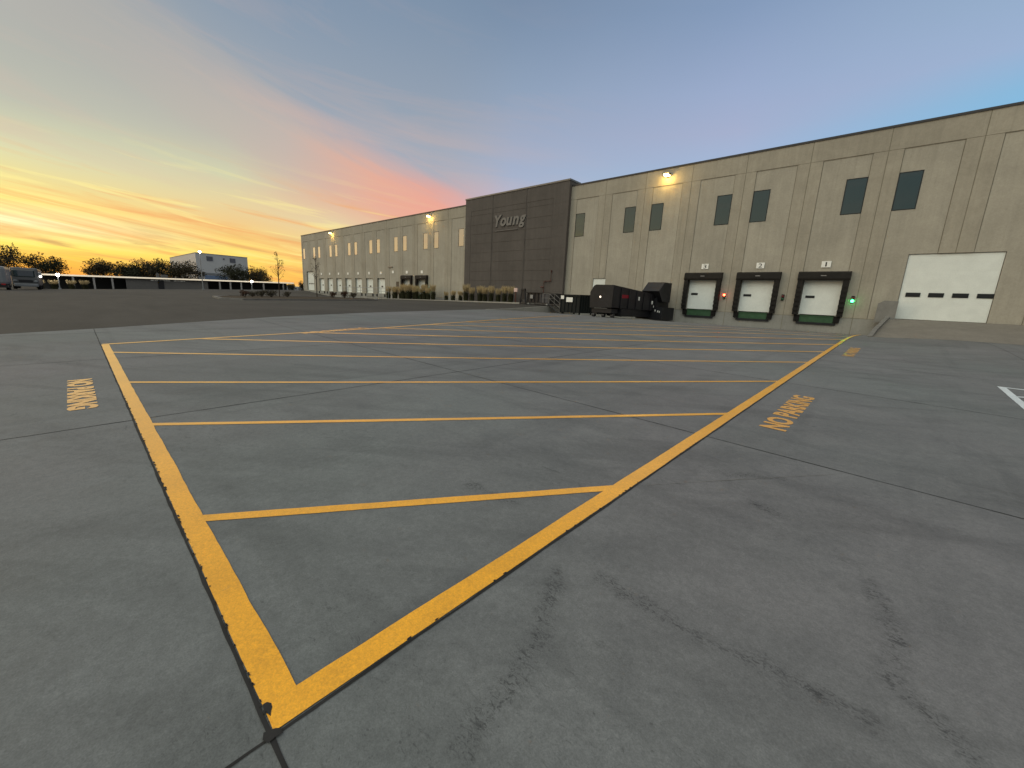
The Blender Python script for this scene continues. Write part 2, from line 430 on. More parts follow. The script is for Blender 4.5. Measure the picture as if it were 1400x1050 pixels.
# painted lines, joints and stencils draped on the slab
def drape(x, y, off): return (x, y, pad_z(x, y) + off)
def strip(name, a, b, w, mat, off=.004, jit=.0025, step=.07, side=0, jit2=None, parent=pad_root, far=.35):
    """painted band from a to b; side -1/0/+1 puts the band right of / centred on / left of the line"""
    a = Vector((*a, 0)); b = Vector((*b, 0)); L = (b-a).length; d = (b-a)/L; nrm = Vector((-d.y, d.x, 0))
    lo = -w/2 + side*w/2; hi = w/2 + side*w/2
    jit2 = jit if jit2 is None else jit2
    mb = MB(); s = 0; pts = []
    w1 = w2 = 0
    while True:
        p = a + d*s
        w1 = w1*.7 + random.uniform(-jit, jit)*.7; w2 = w2*.7 + random.uniform(-jit2, jit2)*.7
        q = p + nrm*(lo+w1); r = p + nrm*(hi+w2)
        pts.append((drape(q.x, q.y, off), drape(r.x, r.y, off)))
        if s >= L: break
        s = min(L, s + (step if p.length < 16 else far))
    for (q, r) in pts: mb.v += [q, r]
    for i in range(len(pts)-1): mb.f.append((2*i, 2*i+2, 2*i+3, 2*i+1)); mb.m.append(0)
    return mb.build(name, mat, parent, recalc=False)
JX0, JY0 = -1.405, .315
# border lines: along the row of slabs (left), toward the dock wall (right), and the far side
strip('border_line', (JX0-.02, JY0+.012), (-13.02, JY0+.012), .125, M_YEL, .005, .0035, side=-1, jit2=.0022)
strip('border_line', (JX0-.012, JY0+.02), (JX0-.012, 37.9), .128, M_YEL, .007, .002, side=1)
FAR = [(-13.05, .35), (-14.0, 7.2), (-15.46, 13.35), (-16.4, 17.6), (-17.1, 21.0), (-18.0, 26.0)]
for q, r in zip(FAR, FAR[1:]): strip('border_line', q, r, .12 if q[1] < 6 else .17, M_YEL, .006, .003)
# hatch lines
def far_hit(y1, dx, dy):
    x, y = JX0-.1, y1
    while True:
        x -= dx*.02; y -= dy*.02
        if y <= JY0+.1: return (x, JY0+.1)
        for (xa, ya), (xb, yb) in zip(FAR, FAR[1:]):
            if ya <= y <= yb and x <= xa+(xb-xa)*(y-ya)/(yb-ya): return (x, y)
        if x < -30: return (x, y)
strip('hatch_line', (-3.27, .43), (JX0-.1, 3.04), .088, M_YEL)
strip('hatch_line', (-5.83, .43), (JX0-.1, 6.36), .085, M_YEL)
strip('hatch_line', (-8.36, .43), (JX0-.1, 9.85), .085, M_YEL)
strip('hatch_line', (-11.70, .43), (JX0-.1, 13.72), .10, M_YEL)
for yr in (17.2, 20.6, 24.0, 27.4, 30.8, 34.2):
    e = far_hit(yr, .618, .786)
    strip('hatch_line', e, (JX0-.1, yr), .125 if yr < 18 else .16, M_YEL)
# expansion joints
for x in (JX0, JX0-4.715, JX0-9.43, JX0-14.15, 3.32, 8.0):
    wd = .012 if x != JX0 else .015
    strip('expansion_joint', (x, max(-12, -14)), (x, 38.3), wd, M_JOINT, .003, .0025 if x != JX0 else .003, far=.5)
for i, y in enumerate((JY0, 5.06, 9.8, 14.5, 19.3, 24.0, 28.8, 33.5, -4.4, -9.1)):
    x0 = edge_x(y)+.05
    strip('expansion_joint', (x0, y), (14, y), .012 if i else .015, M_JOINT, .0035, .0025 if i else .0035, far=.5)
# ragged chips of lost paint and dirt beside the two near border lines
mb = MB()
def chip(cx, cy, r, sx=1., sy=1.):
    k = random.randint(6, 9); b = len(mb.v)
    pts = []
    for i in range(k):
        t = 2*math.pi*i/k; rr = r*random.uniform(.5, 1.25)
        pts.append(drape(cx+sx*rr*math.cos(t), cy+sy*rr*math.sin(t), .0085))
    mb.v += pts; mb.f.append(tuple(b+i for i in range(k))); mb.m.append(0)
for i in range(120):
    x = JX0 - .05 - 6.5*random.random()**1.2
    chip(x, JY0 + .012 + random.uniform(-.005, .004), random.choice((.003, .004, .005, .006, .010)), 2.2, .8)
for i in range(20):
    chip(JX0-.012+random.uniform(-.003, .005), JY0 + .1 + 5*random.random(), random.uniform(.004, .008), .8, 2)
chip(JX0-.115, JY0+.022, .026, 1.2, .8); chip(JX0-.006, JY0+.01, .03)
mb.build('joint_dirt', M_JOINT, pad_root, recalc=False)
def stencil(body, origin, ang, w, h, off=.005, weight=.042):
    mb = text_mb(body, w, h, offset=weight, res=4)
    ca, sa = math.cos(ang), math.sin(ang)
    mb.v = [drape(origin[0]+ca*x-sa*y, origin[1]+sa*x+ca*y, off) for x, y, z in mb.v]
    return mb.build('stencilled_text', M_YELT, pad_root, recalc=False)
stencil('NO PARKING', (-.76, 6.06), R(90), 2.6, .31)
stencil('NO PARKING', (-.71, 16.5), R(90), 3.4, .31)
stencil('NO PARKING', (-8.93, -.2), 0, 1.97, .27, weight=.06)
stencil('NO PARKING', (-13.35, 4.9), R(108), 2.7, .42)
# white hatched bay at the right
strip('white_line', (1.88, 13.5), (1.83, 3.0), .12, M_WHT, side=1)
strip('white_line', (1.88, 13.45), (8, 13.55), .10, M_WHT)
for k in range(4): strip('white_line', (1.95, 12.2-2.2*k), (8, 13.0-2.2*k+3.6), .09, M_WHT, .006)
# a long pale scratch
strip('scrape_mark', (-1.34, 3.29), (-.84, 3.99), .006, M_KERBD, .004); strip('scrape_mark', (-.84, 3.99), (-.14, 4.95), .005, M_KERBD, .004)

# loading ramp up to the big door, its sloping kerb and the guard wall
mb = MB()
def ramp_z(x, y, t):
    a = pad_z(x, 30.2) + .004; return a + (.075-a)*t
nx = 18; ny = 12; base = len(mb.v)
RX0, RX1 = -.72, 7.4
for j in range(ny+1):
    t = j/ny; y = 30.2 + (D-.02-30.2)*t
    for i in range(nx+1):
        x0 = RX0 + .5*t; x = x0 + (RX1-x0)*i/nx
        s = max(0, min(1, t*1.04)); mb.v.append((x, y, ramp_z(x, y, s) if x < 6.2 else ramp_z(x, y, s)*(1-(x-6.2)/1.2) + (pad_z(x, y)-.01)*(x-6.2)/1.2))
for j in range(ny):
    for i in range(nx): mb.f.append((j*(nx+1)+i, j*(nx+1)+i+1, (j+1)*(nx+1)+i+1, (j+1)*(nx+1)+i)); mb.m.append(0)
M_RAMP = tilt_wall('ramp_concrete', (.165, .148, .125))
tag(mb.build('ramp', M_RAMP, smooth=True), kind='structure')
mb = MB()
a0, a1 = (-.92, 30.0), (-.42, D-.02)
for k in range(10):
    t0, t1 = k/10, (k+1)/10
    q = []
    for t in (t0, t1):
        x = a0[0]+(a1[0]-a0[0])*t; y = a0[1]+(a1[1]-a0[1])*t
        zb = pad_z(x, y)-.05; zt = ramp_z(x, y, t) + .05 + .14*min(1, t*5)
        q.append((x, y, zb, zt))
    (xa, ya, za, zta), (xb, yb, zb, ztb) = q
    w = .20
    mb.hexa([(xa, ya, za), (xa+w, ya, za), (xb+w, yb, zb), (xb, yb, zb), (xa, ya, zta), (xa+w, ya, zta), (xb+w, yb, ztb), (xb, yb, ztb)])
tag(mb.build('ramp_kerb', M_KERBD, loc=(-.7, 34, -1)), 'sloping concrete kerb wall along the left edge of the door ramp', 'kerb')
mb = MB()
mb.prism([(-1.02, -.25), (.02, -.1), (.02, 1.24), (-.68, 1.27), (-1.0, 1.06)], 1, D-.62, D-.36)
tag(mb.build('guard_wall', surface('weathered_concrete', (.19, .185, .17), .85, .15, 2), loc=(-.5, D-.5, -.2)), 'low grey guard wall with a clipped corner left of the big white door', 'wall')
# retaining wall between the upper yard and the dock apron
mb = MB()
yy = frange(25, 38.5, 9)
for a, b in zip(yy, yy[1:]):
    def tz(y): return yard_z(-26.7, y) + .01
    mb.hexa([(-26.62, a, pad_z(-26.6, a)-.2), (-26.40, a, pad_z(-26.4, a)-.2), (-26.40, b, pad_z(-26.4, b)-.2), (-26.62, b, pad_z(-26.6, b)-.2),
             (-26.62, a, tz(a)), (-26.40, a, tz(a)), (-26.40, b, tz(b)), (-26.62, b, tz(b))])
tag(mb.build('retaining_wall', M_BASE, loc=(-26.5, 30, -1)), 'low concrete retaining wall stepping down to the dock apron', 'wall')

# ------------------------------------------------------------------ warehouse
PW = 4.31; J0 = -2.21
joints = [J0 + PW*k for k in range(-24, 6)]
XL, XR = joints[0], 20.0
ZB, ZT = -1.5, 12.5
def heightwall(name, x0, x1, z0, z1, y, rects, mats, parent, side_mat=0):
    """one wall mesh: a grid of cells, later rects override depth (into the wall) and material; mat -1 leaves an opening"""
    xs = sorted({x0, x1, *[min(max(v, x0), x1) for r in rects for v in r[:2]]})
    zs = sorted({z0, z1, *[min(max(v, z0), z1) for r in rects for v in r[2:4]]})
    nx, nz = len(xs)-1, len(zs)-1
    dep = [[0.]*nz for _ in range(nx)]; mt = [[0]*nz for _ in range(nx)]
    import bisect
    for (a, b, c, d, h, m) in rects:
        i0 = bisect.bisect_left(xs, min(max(a, x0), x1)-1e-9); i1 = bisect.bisect_left(xs, min(max(b, x0), x1)-1e-9)
        k0 = bisect.bisect_left(zs, min(max(c, z0), z1)-1e-9); k1 = bisect.bisect_left(zs, min(max(d, z0), z1)-1e-9)
        for i in range(i0, i1):
            for k in range(k0, k1): dep[i][k] = h; mt[i][k] = m
    mb = MB()
    for i in range(nx):
        for k in range(nz):
            h = y + dep[i][k]
            if mt[i][k] >= 0: mb.face([(xs[i], h, zs[k]), (xs[i+1], h, zs[k]), (xs[i+1], h, zs[k+1]), (xs[i], h, zs[k+1])], mt[i][k])
            if i+1 < nx and abs(dep[i+1][k]-dep[i][k]) > 1e-6:
                h2 = y + dep[i+1][k]; mb.face([(xs[i+1], h, zs[k]), (xs[i+1], h2, zs[k]), (xs[i+1], h2, zs[k+1]), (xs[i+1], h, zs[k+1])], side_mat)
            if k+1 < nz and abs(dep[i][k+1]-dep[i][k]) > 1e-6:
                h2 = y + dep[i][k+1]; mb.face([(xs[i], h, zs[k+1]), (xs[i+1], h, zs[k+1]), (xs[i+1], h2, zs[k+1]), (xs[i], h2, zs[k+1])], side_mat)
    return mb.build(name, mats, parent, recalc=False)

bld = thing('warehouse_building', (-45, D, 0), 'long tan concrete warehouse with a darker block and loading docks', 'warehouse')
BX0, BX1 = joints[14], joints[18]        # dark block
assert abs(BX0+45.31) < .2
rects = []
for a, b in zip(joints, joints[1:]):
    if BX0-.1 < a < BX1-.1: continue
    if b > XR: break
    rects.append((a+.79, b-.79, -.02, 11.08, .03, 1))
    for e in (a+.79, b-.79): rects.append((e-.016, e+.016, -.02, 11.08, .045, 2))
rects.append((XL, XR, -.05, -.02, .02, 2))
rects.append((XL, XR, ZB, -.05, 0., 3))
for j in joints[1:]:
    if BX0-.1 < j < BX1+.1 or j > XR: continue
    rects.append((j-.020, j+.020, ZB, ZT, .012, 2))
rects.append((XL, XR, 11.085, 11.11, .012, 2))
WZ0, WZ1 = 7.22, 9.62
wins = []
for k, j in enumerate(joints):
    if k % 2 == 0 or True:
        pass
for k in range(-24, 5, 2):
    j = J0 + PW*k
    for s in (-1, 1):
        c = j + s*1.375
        if c-.6 < XL or BX0-.2 < c < BX1+.2 or c > 14: continue
        wins.append(c)
for c in wins: rects.append((c-.595, c+.595, WZ0, WZ1, .14, -1))
docks = [J0+PW*(k-.5) for k in (0, -1, -2)]                      # doors 1, 2, 3
far_seal = [J0+PW*(k+.5) for k in (-14, -13)]
far_dock = [J0+PW*(k+.5) for k in range(-22, -15)]
ZD0, ZD1 = .08, 2.66
for c in docks: rects.append((c-1.2, c+1.2, ZD0, ZD1, .16, -1))
for c in far_seal: rects.append((c-1.2, c+1.2, ZD0, ZD1, .30, -1))
for c in far_dock: rects.append((c-1.37, c+1.37, .1, 2.83, .36, -1))
jb = J0+PW*1-0.0                                                  # joint over the big door
rects.append((2.1-2.135, 2.1+2.135, .08, 4.36, .16, -1))
jl = joints[1]
rects.append((jl-2.1, jl+2.1, .1, 4.38, .36, -1))
rects.append((-63.95, -62.95, .1, 2.25, .15, -1))                # personnel door
rects.append((-24.42, -22.9, .1, 2.78, .14, -1))                 # door behind the compactor
heightwall('wall', XL, XR, ZB, ZT, D, rects, [M_BAND, M_REC, M_SEAL, M_BASE], bld)
# side and rear walls, roof
mb = MB()
mb.face([(XL, D, ZB), (XL, D, ZT), (XL, D+60, ZT), (XL, D+60, ZB)]); mb.face([(XR, D, ZB), (XR, D+60, ZB), (XR, D+60, ZT), (XR, D, ZT)])
mb.face([(XL, D+60, ZB), (XL, D+60, ZT), (XR, D+60, ZT), (XR, D+60, ZB)])
mb.build('end_wall', M_BAND, bld)
mb = MB(); mb.box(XL+.02, XR-.02, D+.45, D+59.9, 11.9, 12.1); mb.build('roof', M_ROOF, bld)
# shallow dark interior behind the openings
mb = MB(); mb.box(XL+.1, XR-.1, D+.45, D+.55, ZB, 11.8); mb.build('inner_wall', M_UNIT, bld)
mb = MB()
for a, b in ((XL-.03, BX0-.03), (BX1+.03, XR+.03)):
    mb.box(a, b, D-.05, D+.30, ZT+.002, ZT+.14)
mb.box(XL-.03, XL+.27, D+.302, D+60, ZT+.002, ZT+.14)
mb.build('parapet_cap', M_CAP, bld)
# dark block
BY = D-.42; BZ = 13.05
br = []
for a, b in ((BX0+1.15, -40.1), (-39.85, -34.35), (-34.1, BX1-2.1)):
    br.append((a, b, -.9, 11.5, .022, 0))
for z in (1.3, 2.5, 3.7, 4.9, 6.1, 7.3, 8.5, 9.7, 10.9): br.append((BX0+.05, BX1-.05, z, z+.018, .006, 1))
for j in (-39.98, -34.22): br.append((j-.035, j+.035, -1, BZ, .04, 1))
for j in (BX0+1.13, BX1-2.12): br.append((j-.02, j+.02, -1, 11.5, .03, 1))
heightwall('accent_block', BX0, BX1, -1.2, BZ, BY, br, [M_BLK, M_BLKJ], bld)
mb = MB()
mb.face([(BX1, BY, -1.2), (BX1, D+1.5, -1.2), (BX1, D+1.5, BZ), (BX1, BY, BZ)]); mb.face([(BX0, BY, -1.2), (BX0, BY, BZ), (BX0, D+1.5, BZ), (BX0, D+1.5, -1.2)])
mb.face([(BX0, D+1.5, ZT-.5), (BX0, D+1.5, BZ), (BX1, D+1.5, BZ), (BX1, D+1.5, ZT-.5)])
mb.face([(BX0, BY, BZ), (BX1, BY, BZ), (BX1, D+1.5, BZ), (BX0, D+1.5, BZ)])
mb.build('accent_block_side', M_BLK, bld)
mb = MB(); mb.box(BX0-.06, BX1+.06, BY-.06, D+1.55, BZ+.003, BZ+.17); mb.build('block_cap', M_CAPL, bld)
# windows: frame part with a glass sub-part
def window(c):
    mb = MB(); y0, y1 = D+.018, D+.135; fw = .045
    a, b = c-.59, c+.59; z0, z1 = WZ0+.005, WZ1-.005
    mb.box(a, a+fw, y0, y1, z0, z1); mb.box(b-fw, b, y0, y1, z0, z1)
    mb.box(a+fw, b-fw, y0, y1, z0, z0+fw); mb.box(a+fw, b-fw, y0, y1, z1-fw, z1)
    f = mb.build('window', M_FRAME, bld)
    g = MB(); g.box(a+fw, b-fw, D+.040, D+.052, z0+fw, z1-fw); g.build('glass', M_GLASS, f)
for c in wins: window(c)
# doors
def sectional(name, x0, x1, z0, z1, y, parent, wins_, rows=5):
    mb = MB(); h = (z1-z0)/rows
    for r in range(rows):
        mb.box(x0, x1, y, y+.05, z0+r*h+.006, z0+(r+1)*h-.006)
        for k in (1, 2, 3):
            zz = z0+r*h+h*k/4; mb.box(x0+.01, x1-.01, y-.004, y-.0005, zz-.012, zz+.012)
    mb.box(x0+.005, x1-.005, y+.01, y+.045, z0, z1)
    d = mb.build(name, M_DOOR, parent)
    for (a, b, c, e) in wins_:
        g = MB(); g.box(a, b, y-.024, y-.006, c, e, bev=.02); g.build('door_window', M_FRAME, d)
    return d
def dock_fittings(c, light=False):
    """seal pads round the opening, leveler and bumpers below it"""
    y = D-.003
    mb = MB()
    # head pad with a drooping front
    mb.prism([(y, 2.66), (y, 3.27), (y-.22, 3.27), (y-.36, 3.17), (y-.38, 2.76), (y-.34, 2.62), (y-.10, 2.62)], 0, c-1.58, c+1.58)
    s = mb.build('dock_seal', M_SEALPAD, bld)
    for sd in (-1, 1):
        mb = MB(); a, b = sorted((c+sd*1.20, c+sd*1.55))
        mb.hexa([(a, y-.28, .05), (b, y-.28, .05), (b, y, .05), (a, y, .05), (a, y-.35, 2.615), (b, y-.35, 2.615), (b, y, 2.615), (a, y, 2.615)])
        for z in (.35, .7, 1.05, 1.4, 1.75, 2.1): mb.box(a-.010, b+.010, y-.36, y-.25, z, z+.19, bev=.01)
        mb.build('side_pad', M_SEALPAD, s)
        mb = MB(); a2, b2 = sorted((c+sd*1.06, c+sd*1.42)); mb.box(a2, b2, y-.16, y, -.44, .04, bev=.02)
        for q in (-.3, -.1): mb.box(a2+.05, b2-.05, y-.172, y-.161, q, q+.06)
        mb.build('bumper', M_RUB, bld)
    mb = MB(); mb.box(c-.17, c+.17, y-.392, y-.38, 2.93, 2.985); mb.build('maker_plate', M_POST, s)
    mb = MB(); mb.box(c-1.05, c+1.05, y-.05, y, -.47, .06); mb.box(c-1.05, c+1.05, y-.07, y-.051, -.06, -.03)
    l = mb.build('dock_leveler', M_GREEN, bld)
    mb = MB(); mb.box(c-1.22, c+1.22, y-.09, y, -.63, -.475); mb.box(c-1.05, c+1.05, y-.09, y-.002, .062, .095); mb.build('leveler_lip', M_BLACK, l)
for c in docks:
    sectional('dock_door', c-1.17, c+1.17, .10, 2.64, D+.09, bld, [(c-.93, c-.35, 1.33, 1.51)])
    dock_fittings(c)
for c in far_seal:
    sectional('dock_door', c-1.17, c+1.17, .10, 2.64, D+.25, bld, [(c-.5, c+.1, 1.2, 1.4)])
    dock_fittings(c)
for c in far_dock:
    sectional('dock_door', c-1.35, c+1.35, .12, 2.81, D+.31, bld, [(c-.35, c+.2, 1.25, 1.5)])
    mb = MB(); mb.box(c-1.1, c+1.1, D-.06, D-.003, -.5, .06); mb.build('dock_leveler', M_BASE, bld)
    for sd in (-1, 1):
        mb = MB(); mb.box(c+sd*1.4-.14, c+sd*1.4+.14, D-.12, D-.003, -.45, .02, bev=.02); mb.build('bumper', M_RUB, bld)
big = sectional('overhead_door', 2.1-2.11, 2.1+2.11, .10, 4.33, D+.10, bld, [(x, x+.72, 1.58, 1.86) for x in (.27, 1.36, 2.45, 3.52)], 8)
sectional('overhead_door', jl-2.06, jl+2.06, .12, 4.35, D+.31, bld, [(jl-1.5+k*.9, jl-.9+k*.9, 1.5, 1.75) for k in range(4)], 8)
mb = MB(); mb.box(-63.92, -62.98, D+.07, D+.12, .11, 2.22); d = mb.build('personnel_door', M_BROWN, bld)
mb = MB(); mb.tube([(-63.08, D+.02, 1.1), (-63.2, D+.02, 1.1)], .02); mb.build('handle', M_GRIT, d)
sectional('dock_door', -24.39, -22.93, .12, 2.75, D+.07, bld, [], 5)
# sprinkler pipe on the dark block
mb = MB()
mb.tube([(-29.75, BY-.09, 3.7), (-29.75, BY-.09, 2.45), (-30.75, BY-.09, 2.42), (-30.75, BY-.09, 1.1)], .05); mb.tube([(-30.75, BY-.09, 1.75), (-31.1, BY-.2, 1.75)], .07)
mb.box(-29.84, -29.66, BY-.05, BY-.002, 3.5, 3.56); mb.build('standpipe', M_RUST, bld)
mb = MB(); mb.box(-66.4, -65.0, D-.10, D-.004, 4.65, 4.8); mb.build('conduit_box', M_CAPL, bld)

# company lettering on the dark block
sg = thing('wall_sign', (-36.9, BY, 9.6), 'raised grey slanted Young lettering high on the dark block', 'sign')
YX = BY-.003
def wall_text(body, name, x, z, w, h, y, mat, parent, **kw):
    mb = text_mb(body, w, h, **kw)
    zs_ = [v[2] for v in mb.v]; z0 = min(zs_)
    mb.v = [(x+a, y-(b2-z0), z+b) for a, b, b2 in mb.v]
    return mb.build(name, mat, parent, recalc=True)
lx = -39.5
for ch, w, z, h in (('Y', 1.3, 9.13, 1.4), ('o', 1.02, 9.13, 1.02), ('u', 1.04, 9.13, 1.0), ('n', 1.04, 9.13, 1.02), ('g', 1.1, 8.74, 1.41)):
    wall_text(ch, 'letter', lx, z, w, h, YX, M_LETTER, sg, shear=.22, extrude=.04, offset=.03)
    lx += w + (.02 if ch != 'Y' else -.22)
mb = MB(); mb.box(-39.3, -35.5, YX-.05, YX, 8.60, 8.66); mb.build('underline', M_LETTER, sg)

# number plates over the doors
def plate(c, digit, z=3.8, label='', group=None):
    r = thing('door_number_sign', (c, D, z), label, 'sign', group)
    mb = MB(); mb.box(c-.29, c+.29, D-.022, D-.002, z-.225, z+.225, bev=.008); mb.build('plate', M_SIGN, r)
    if digit:
        wall_text(digit, 'digit', c-.13 if digit != '1' else c-.05, z-.16, .26 if digit != '1' else .085, .32, D-.024, M_INK, r, extrude=.002, offset=.002)
        if digit == '1':
            pass
    return r
for c, dg in zip(docks, '123'): plate(c-.02, dg, 3.8, 'white plate reading %s above a dock door with black seal' % dg, 'number plates above the dock doors')
for i, c in enumerate(far_seal):
    plate(c-.15, '', 3.78, 'blank-looking white plate above the %s black-sealed door behind the tan grasses' % ('left' if i == 0 else 'right'), 'number plates above the dock doors')
ordn = ('first', 'second', 'third', 'fourth', 'fifth', 'sixth', 'seventh')
for i, c in enumerate(far_dock):
    plate(c, '', 3.74, 'small white plate above the %s far white dock door from the left' % ordn[i], 'number plates above the dock doors')
plate(-64.9, '', 3.86, 'small white plate on the wall between the two far rows of doors', 'number plates above the dock doors')

# wall lamps
def wall_lamp(x, label, power):
    r = thing('wall_lamp', (x, D, 11.85), label, 'lamp', 'lit lamps on the warehouse wall')
    mb = MB(); mb.box(x-.16, x+.16, D-.06, D-.002, 11.72, 12.0, bev=.02); mb.tube([(x, D-.05, 11.92), (x, D-.3, 11.95)], .03); mb.build('bracket', M_FRAME, r)
    mb = MB(); mb.prism([(D-.62, 11.86), (D-.62, 11.93), (D-.30, 12.04), (D-.18, 12.04), (D-.18, 11.86)], 0, x-.24, x+.24); mb.build('housing', M_FRAME, r)
    mb = MB(); mb.box(x-.21, x+.21, D-.60, D-.20, 11.80, 11.857, bev=.02); mb.box(x-.2, x+.2, D-.66, D-.622, 11.84, 11.925); mb.build('lens', M_WARM, r)
    ld = bpy.data.lights.new('lamp_light', 'POINT'); ld.energy = power; ld.color = (1, .66, .18); ld.shadow_soft_size = .12
    lo = bpy.data.objects.new('lamp_light', ld); C.objects.link(lo); lo.parent = r; lo.location = (0, -.75, -.12)
    return r
wall_lamp(-17.3, 'glowing yellow wall lamp under the roofline above the black compactor', 110)
wall_lamp(-53.93, 'glowing yellow wall lamp just left of the dark block', 100)
wall_lamp(-88.41, 'small glowing wall lamp near the far left end of the roofline', 70)

# dock signal lights
def signal(c, red, green, label, z=1.33):
    x = c + 1.93
    r = thing('signal_light', (x, D, z), label, 'signal light', 'dock signal lights')
    mb = MB(); mb.box(x-.09, x+.09, D-.10, D-.002, z-.24, z+.22, bev=.015)
    mb.box(x-.1, x+.1, D-.17, D-.101, z+.17, z+.19); mb.box(x-.1, x+.1, D-.17, D-.101, z-.05, z-.03); mb.build('housing', M_FRAME, r)
    for dz, lit, a, b in ((.07, red, M_SIGR, M_SIGRO), (-.14, green, M_SIGG, M_SIGGO)):
        mb = MB(); mb.ball((x, D-.105, z+dz), (.095, .06, .095), n=14)
        o = mb.build('lens', a if lit else b, r, smooth=True)
        if lit:
            o['label'] = 'lit lens'
            ld = bpy.data.lights.new('signal_glow', 'POINT'); ld.energy = 2.6; ld.shadow_soft_size = .06
            ld.color = (1, .05, .02) if a is M_SIGR else (.03, 1, .15)
            lo = bpy.data.objects.new('signal_glow', ld); C.objects.link(lo); lo.parent = r; lo.location = (0, -.26, dz)
signal(docks[2], True, False, 'lit red signal light beside dock door 3')
signal(docks[1], False, False, 'unlit signal light between dock doors 1 and 2')
signal(docks[0], False, True, 'lit green signal light beside dock door 1')
signal(far_seal[1], False, True, 'tiny lit green signal light beside the far sealed door behind the grasses', 1.2)

# ------------------------------------------------------------------ compactor, dumpsters, stairs by the dock wall
def py_z(x, y): return yard_z(x, y) if x < edge_x(y) else pad_z(x, y)
gx, gy = -17.35, 29.0
gz = pad_z(gx, gy)
tc = thing('trash_compactor', (gx, 33, gz), 'big black trash compactor with a raised hopper against the tan wall', 'compactor')
mb = MB()
# container: clipped upper-left corner at the front, top sloping down toward the hopper
fr = [(-18.42, -.22), (-16.42, -.14), (-16.40, 1.60), (-18.0, 1.62), (-18.2, 1.50), (-18.48, 1.02)]
bk = [(-18.0, -.25), (-15.98, -.25), (-15.96, 1.18), (-17.6, 1.18), (-17.8, 1.08), (-18.0, .8)]
y0, y1 = 29.0, 35.6
b = len(mb.v); mb.v += [(x, y0, z) for x, z in fr] + [(x, y1, z) for x, z in bk]; nn = len(fr)
mb.f.append(tuple(b+i for i in range(nn))[::-1]); mb.f.append(tuple(b+nn+i for i in range(nn)))
for i in range(nn): j = (i+1) % nn; mb.f.append((b+i, b+j, b+nn+j, b+nn+i))
mb.m += [0]*(nn+2)
for t in (.18, .36, .54, .72, .9):
    x = -16.40 + .44*t; y = y0+(y1-y0)*t; mb.box(x, x+.05, y-.06, y+.06, -.2, 1.5-.38*t)
mb.build('container', M_BLACK, tc)
mb = MB(); mb.box(-18.3, -16.5, 29.15, 30.2, gz+.35, -.25); mb.box(-18.2, -17.8, 29.2, 35.5, gz+.2, -.28); mb.box(-17.6, -16.28, 30.4, 35.6, gz+.10, -.20); mb.build('skid', M_BLACK, tc)
for x, y in ((-18.15, 29.3), (-17.3, 29.4), (-16.55, 29.5)):
    mb = MB(); mb.tube([(x-.12, y, gz+.16), (x+.12, y, gz+.16)], .16, 14); w_ = mb.build('wheel', M_CAP, tc)
mb = MB(); mb.box(-17.6, -15.15, 35.62, 38.3, gz-.1, .08); mb.box(-17.2, -15.7, 35.62, 38.2, .081, 1.1); mb.build('compactor_head', M_BLACK, tc)
mb = MB()
mb.prism([(35.0, 1.45), (36.0, .55), (37.6, .55), (37.6, 2.28), (36.05, 2.26)], 0, -16.9, -15.35)
mb.build('hopper', M_BLACK, tc)
mb = MB(); mb.ball((-17.5, 28.985, .66), (.075, .03, .075)); o = mb.build('end_lamp', glow('small_warm_lamp', (1, .8, .62), 2.2), tc)
mb = MB(); mb.hexa([(-16.40, 30.2, .5), (-16.335, 30.2, .5), (-16.255, 31.4, .5), (-16.33, 31.4, .5), (-16.40, 30.2, .92), (-16.32, 30.2, .92), (-16.24, 31.4, .92), (-16.33, 31.4, .92)]); mb.build('red_glow_patch', M_MAROON, tc)  # reflected red glow put in as a coloured patch on the container side
mb = MB(); mb.box(-16.25, -16.12, 32.9, 33.1, .55, .85); mb.box(-16.1, -15.92, 35.2, 35.32, .3, .6); mb.build('white_tag', M_SIGN, tc)
mb = MB()
for x, z in ((-16.0, .2), (-15.8, -.15), (-15.55, -.22), (-15.4, -.25)): mb.box(x, x+.08, 35.585, 35.61, z-.16, z)
mb.build('control_label', M_SIGN, tc)

dz = pad_z(-23.4, 33.5)
t2 = thing('dumpster', (-23.4, 34.4, dz), 'dark green steel dumpster with white notices left of the compactor', 'dumpster')
mb = MB()
x0, x1, ya, yb = -24.7, -22.35, 33.45, 36.0
mb.hexa([(x0, ya, dz+.16), (x1, ya, dz+.16), (x1, yb, dz+.16), (x0, yb, dz+.16), (x0, ya, .78), (x1, ya, .82), (x1, yb, .82), (x0, yb, .78)])
for k in range(6):
    x = x0+.06+k*(x1-x0-.12)/5; mb.box(x-.035, x+.035, ya-.06, ya-.001, dz+.16, .76)
mb.box(x0-.05, x1+.05, ya-.08, ya+.0, .70, .80)
for k in range(6):
    y = ya+.2+k*.42; mb.box(x1+.001, x1+.06, y-.035, y+.035, dz+.16, .78)
mb.build('bin', M_DKGREEN, t2)
for x in (x0+.15, x1-.15):
    for y in (ya+.2, yb-.3):
        mb = MB(); mb.tube([(x-.05, y, dz+.08), (x+.05, y, dz+.08)], .085, 12); mb.build('caster', M_TIRE, t2)
mb = MB(); mb.box(-23.95, -23.2, ya-.095, ya-.082, .16, .60); mb.box(-24.62, -24.25, ya-.095, ya-.082, .42, .76); mb.build('notice', M_SIGN, t2)
mb = MB(); mb.hexa([(x0-.03, ya-.1, .825), (x1+.03, ya-.1, .825), (x1+.03, yb, .825), (x0-.03, yb, .825), (x0-.03, ya-.1, .86), (x1+.03, ya-.1, .86), (x1+.03, yb, .95), (x0-.03, yb, .95)]); mb.build('lid', M_RUB, t2)

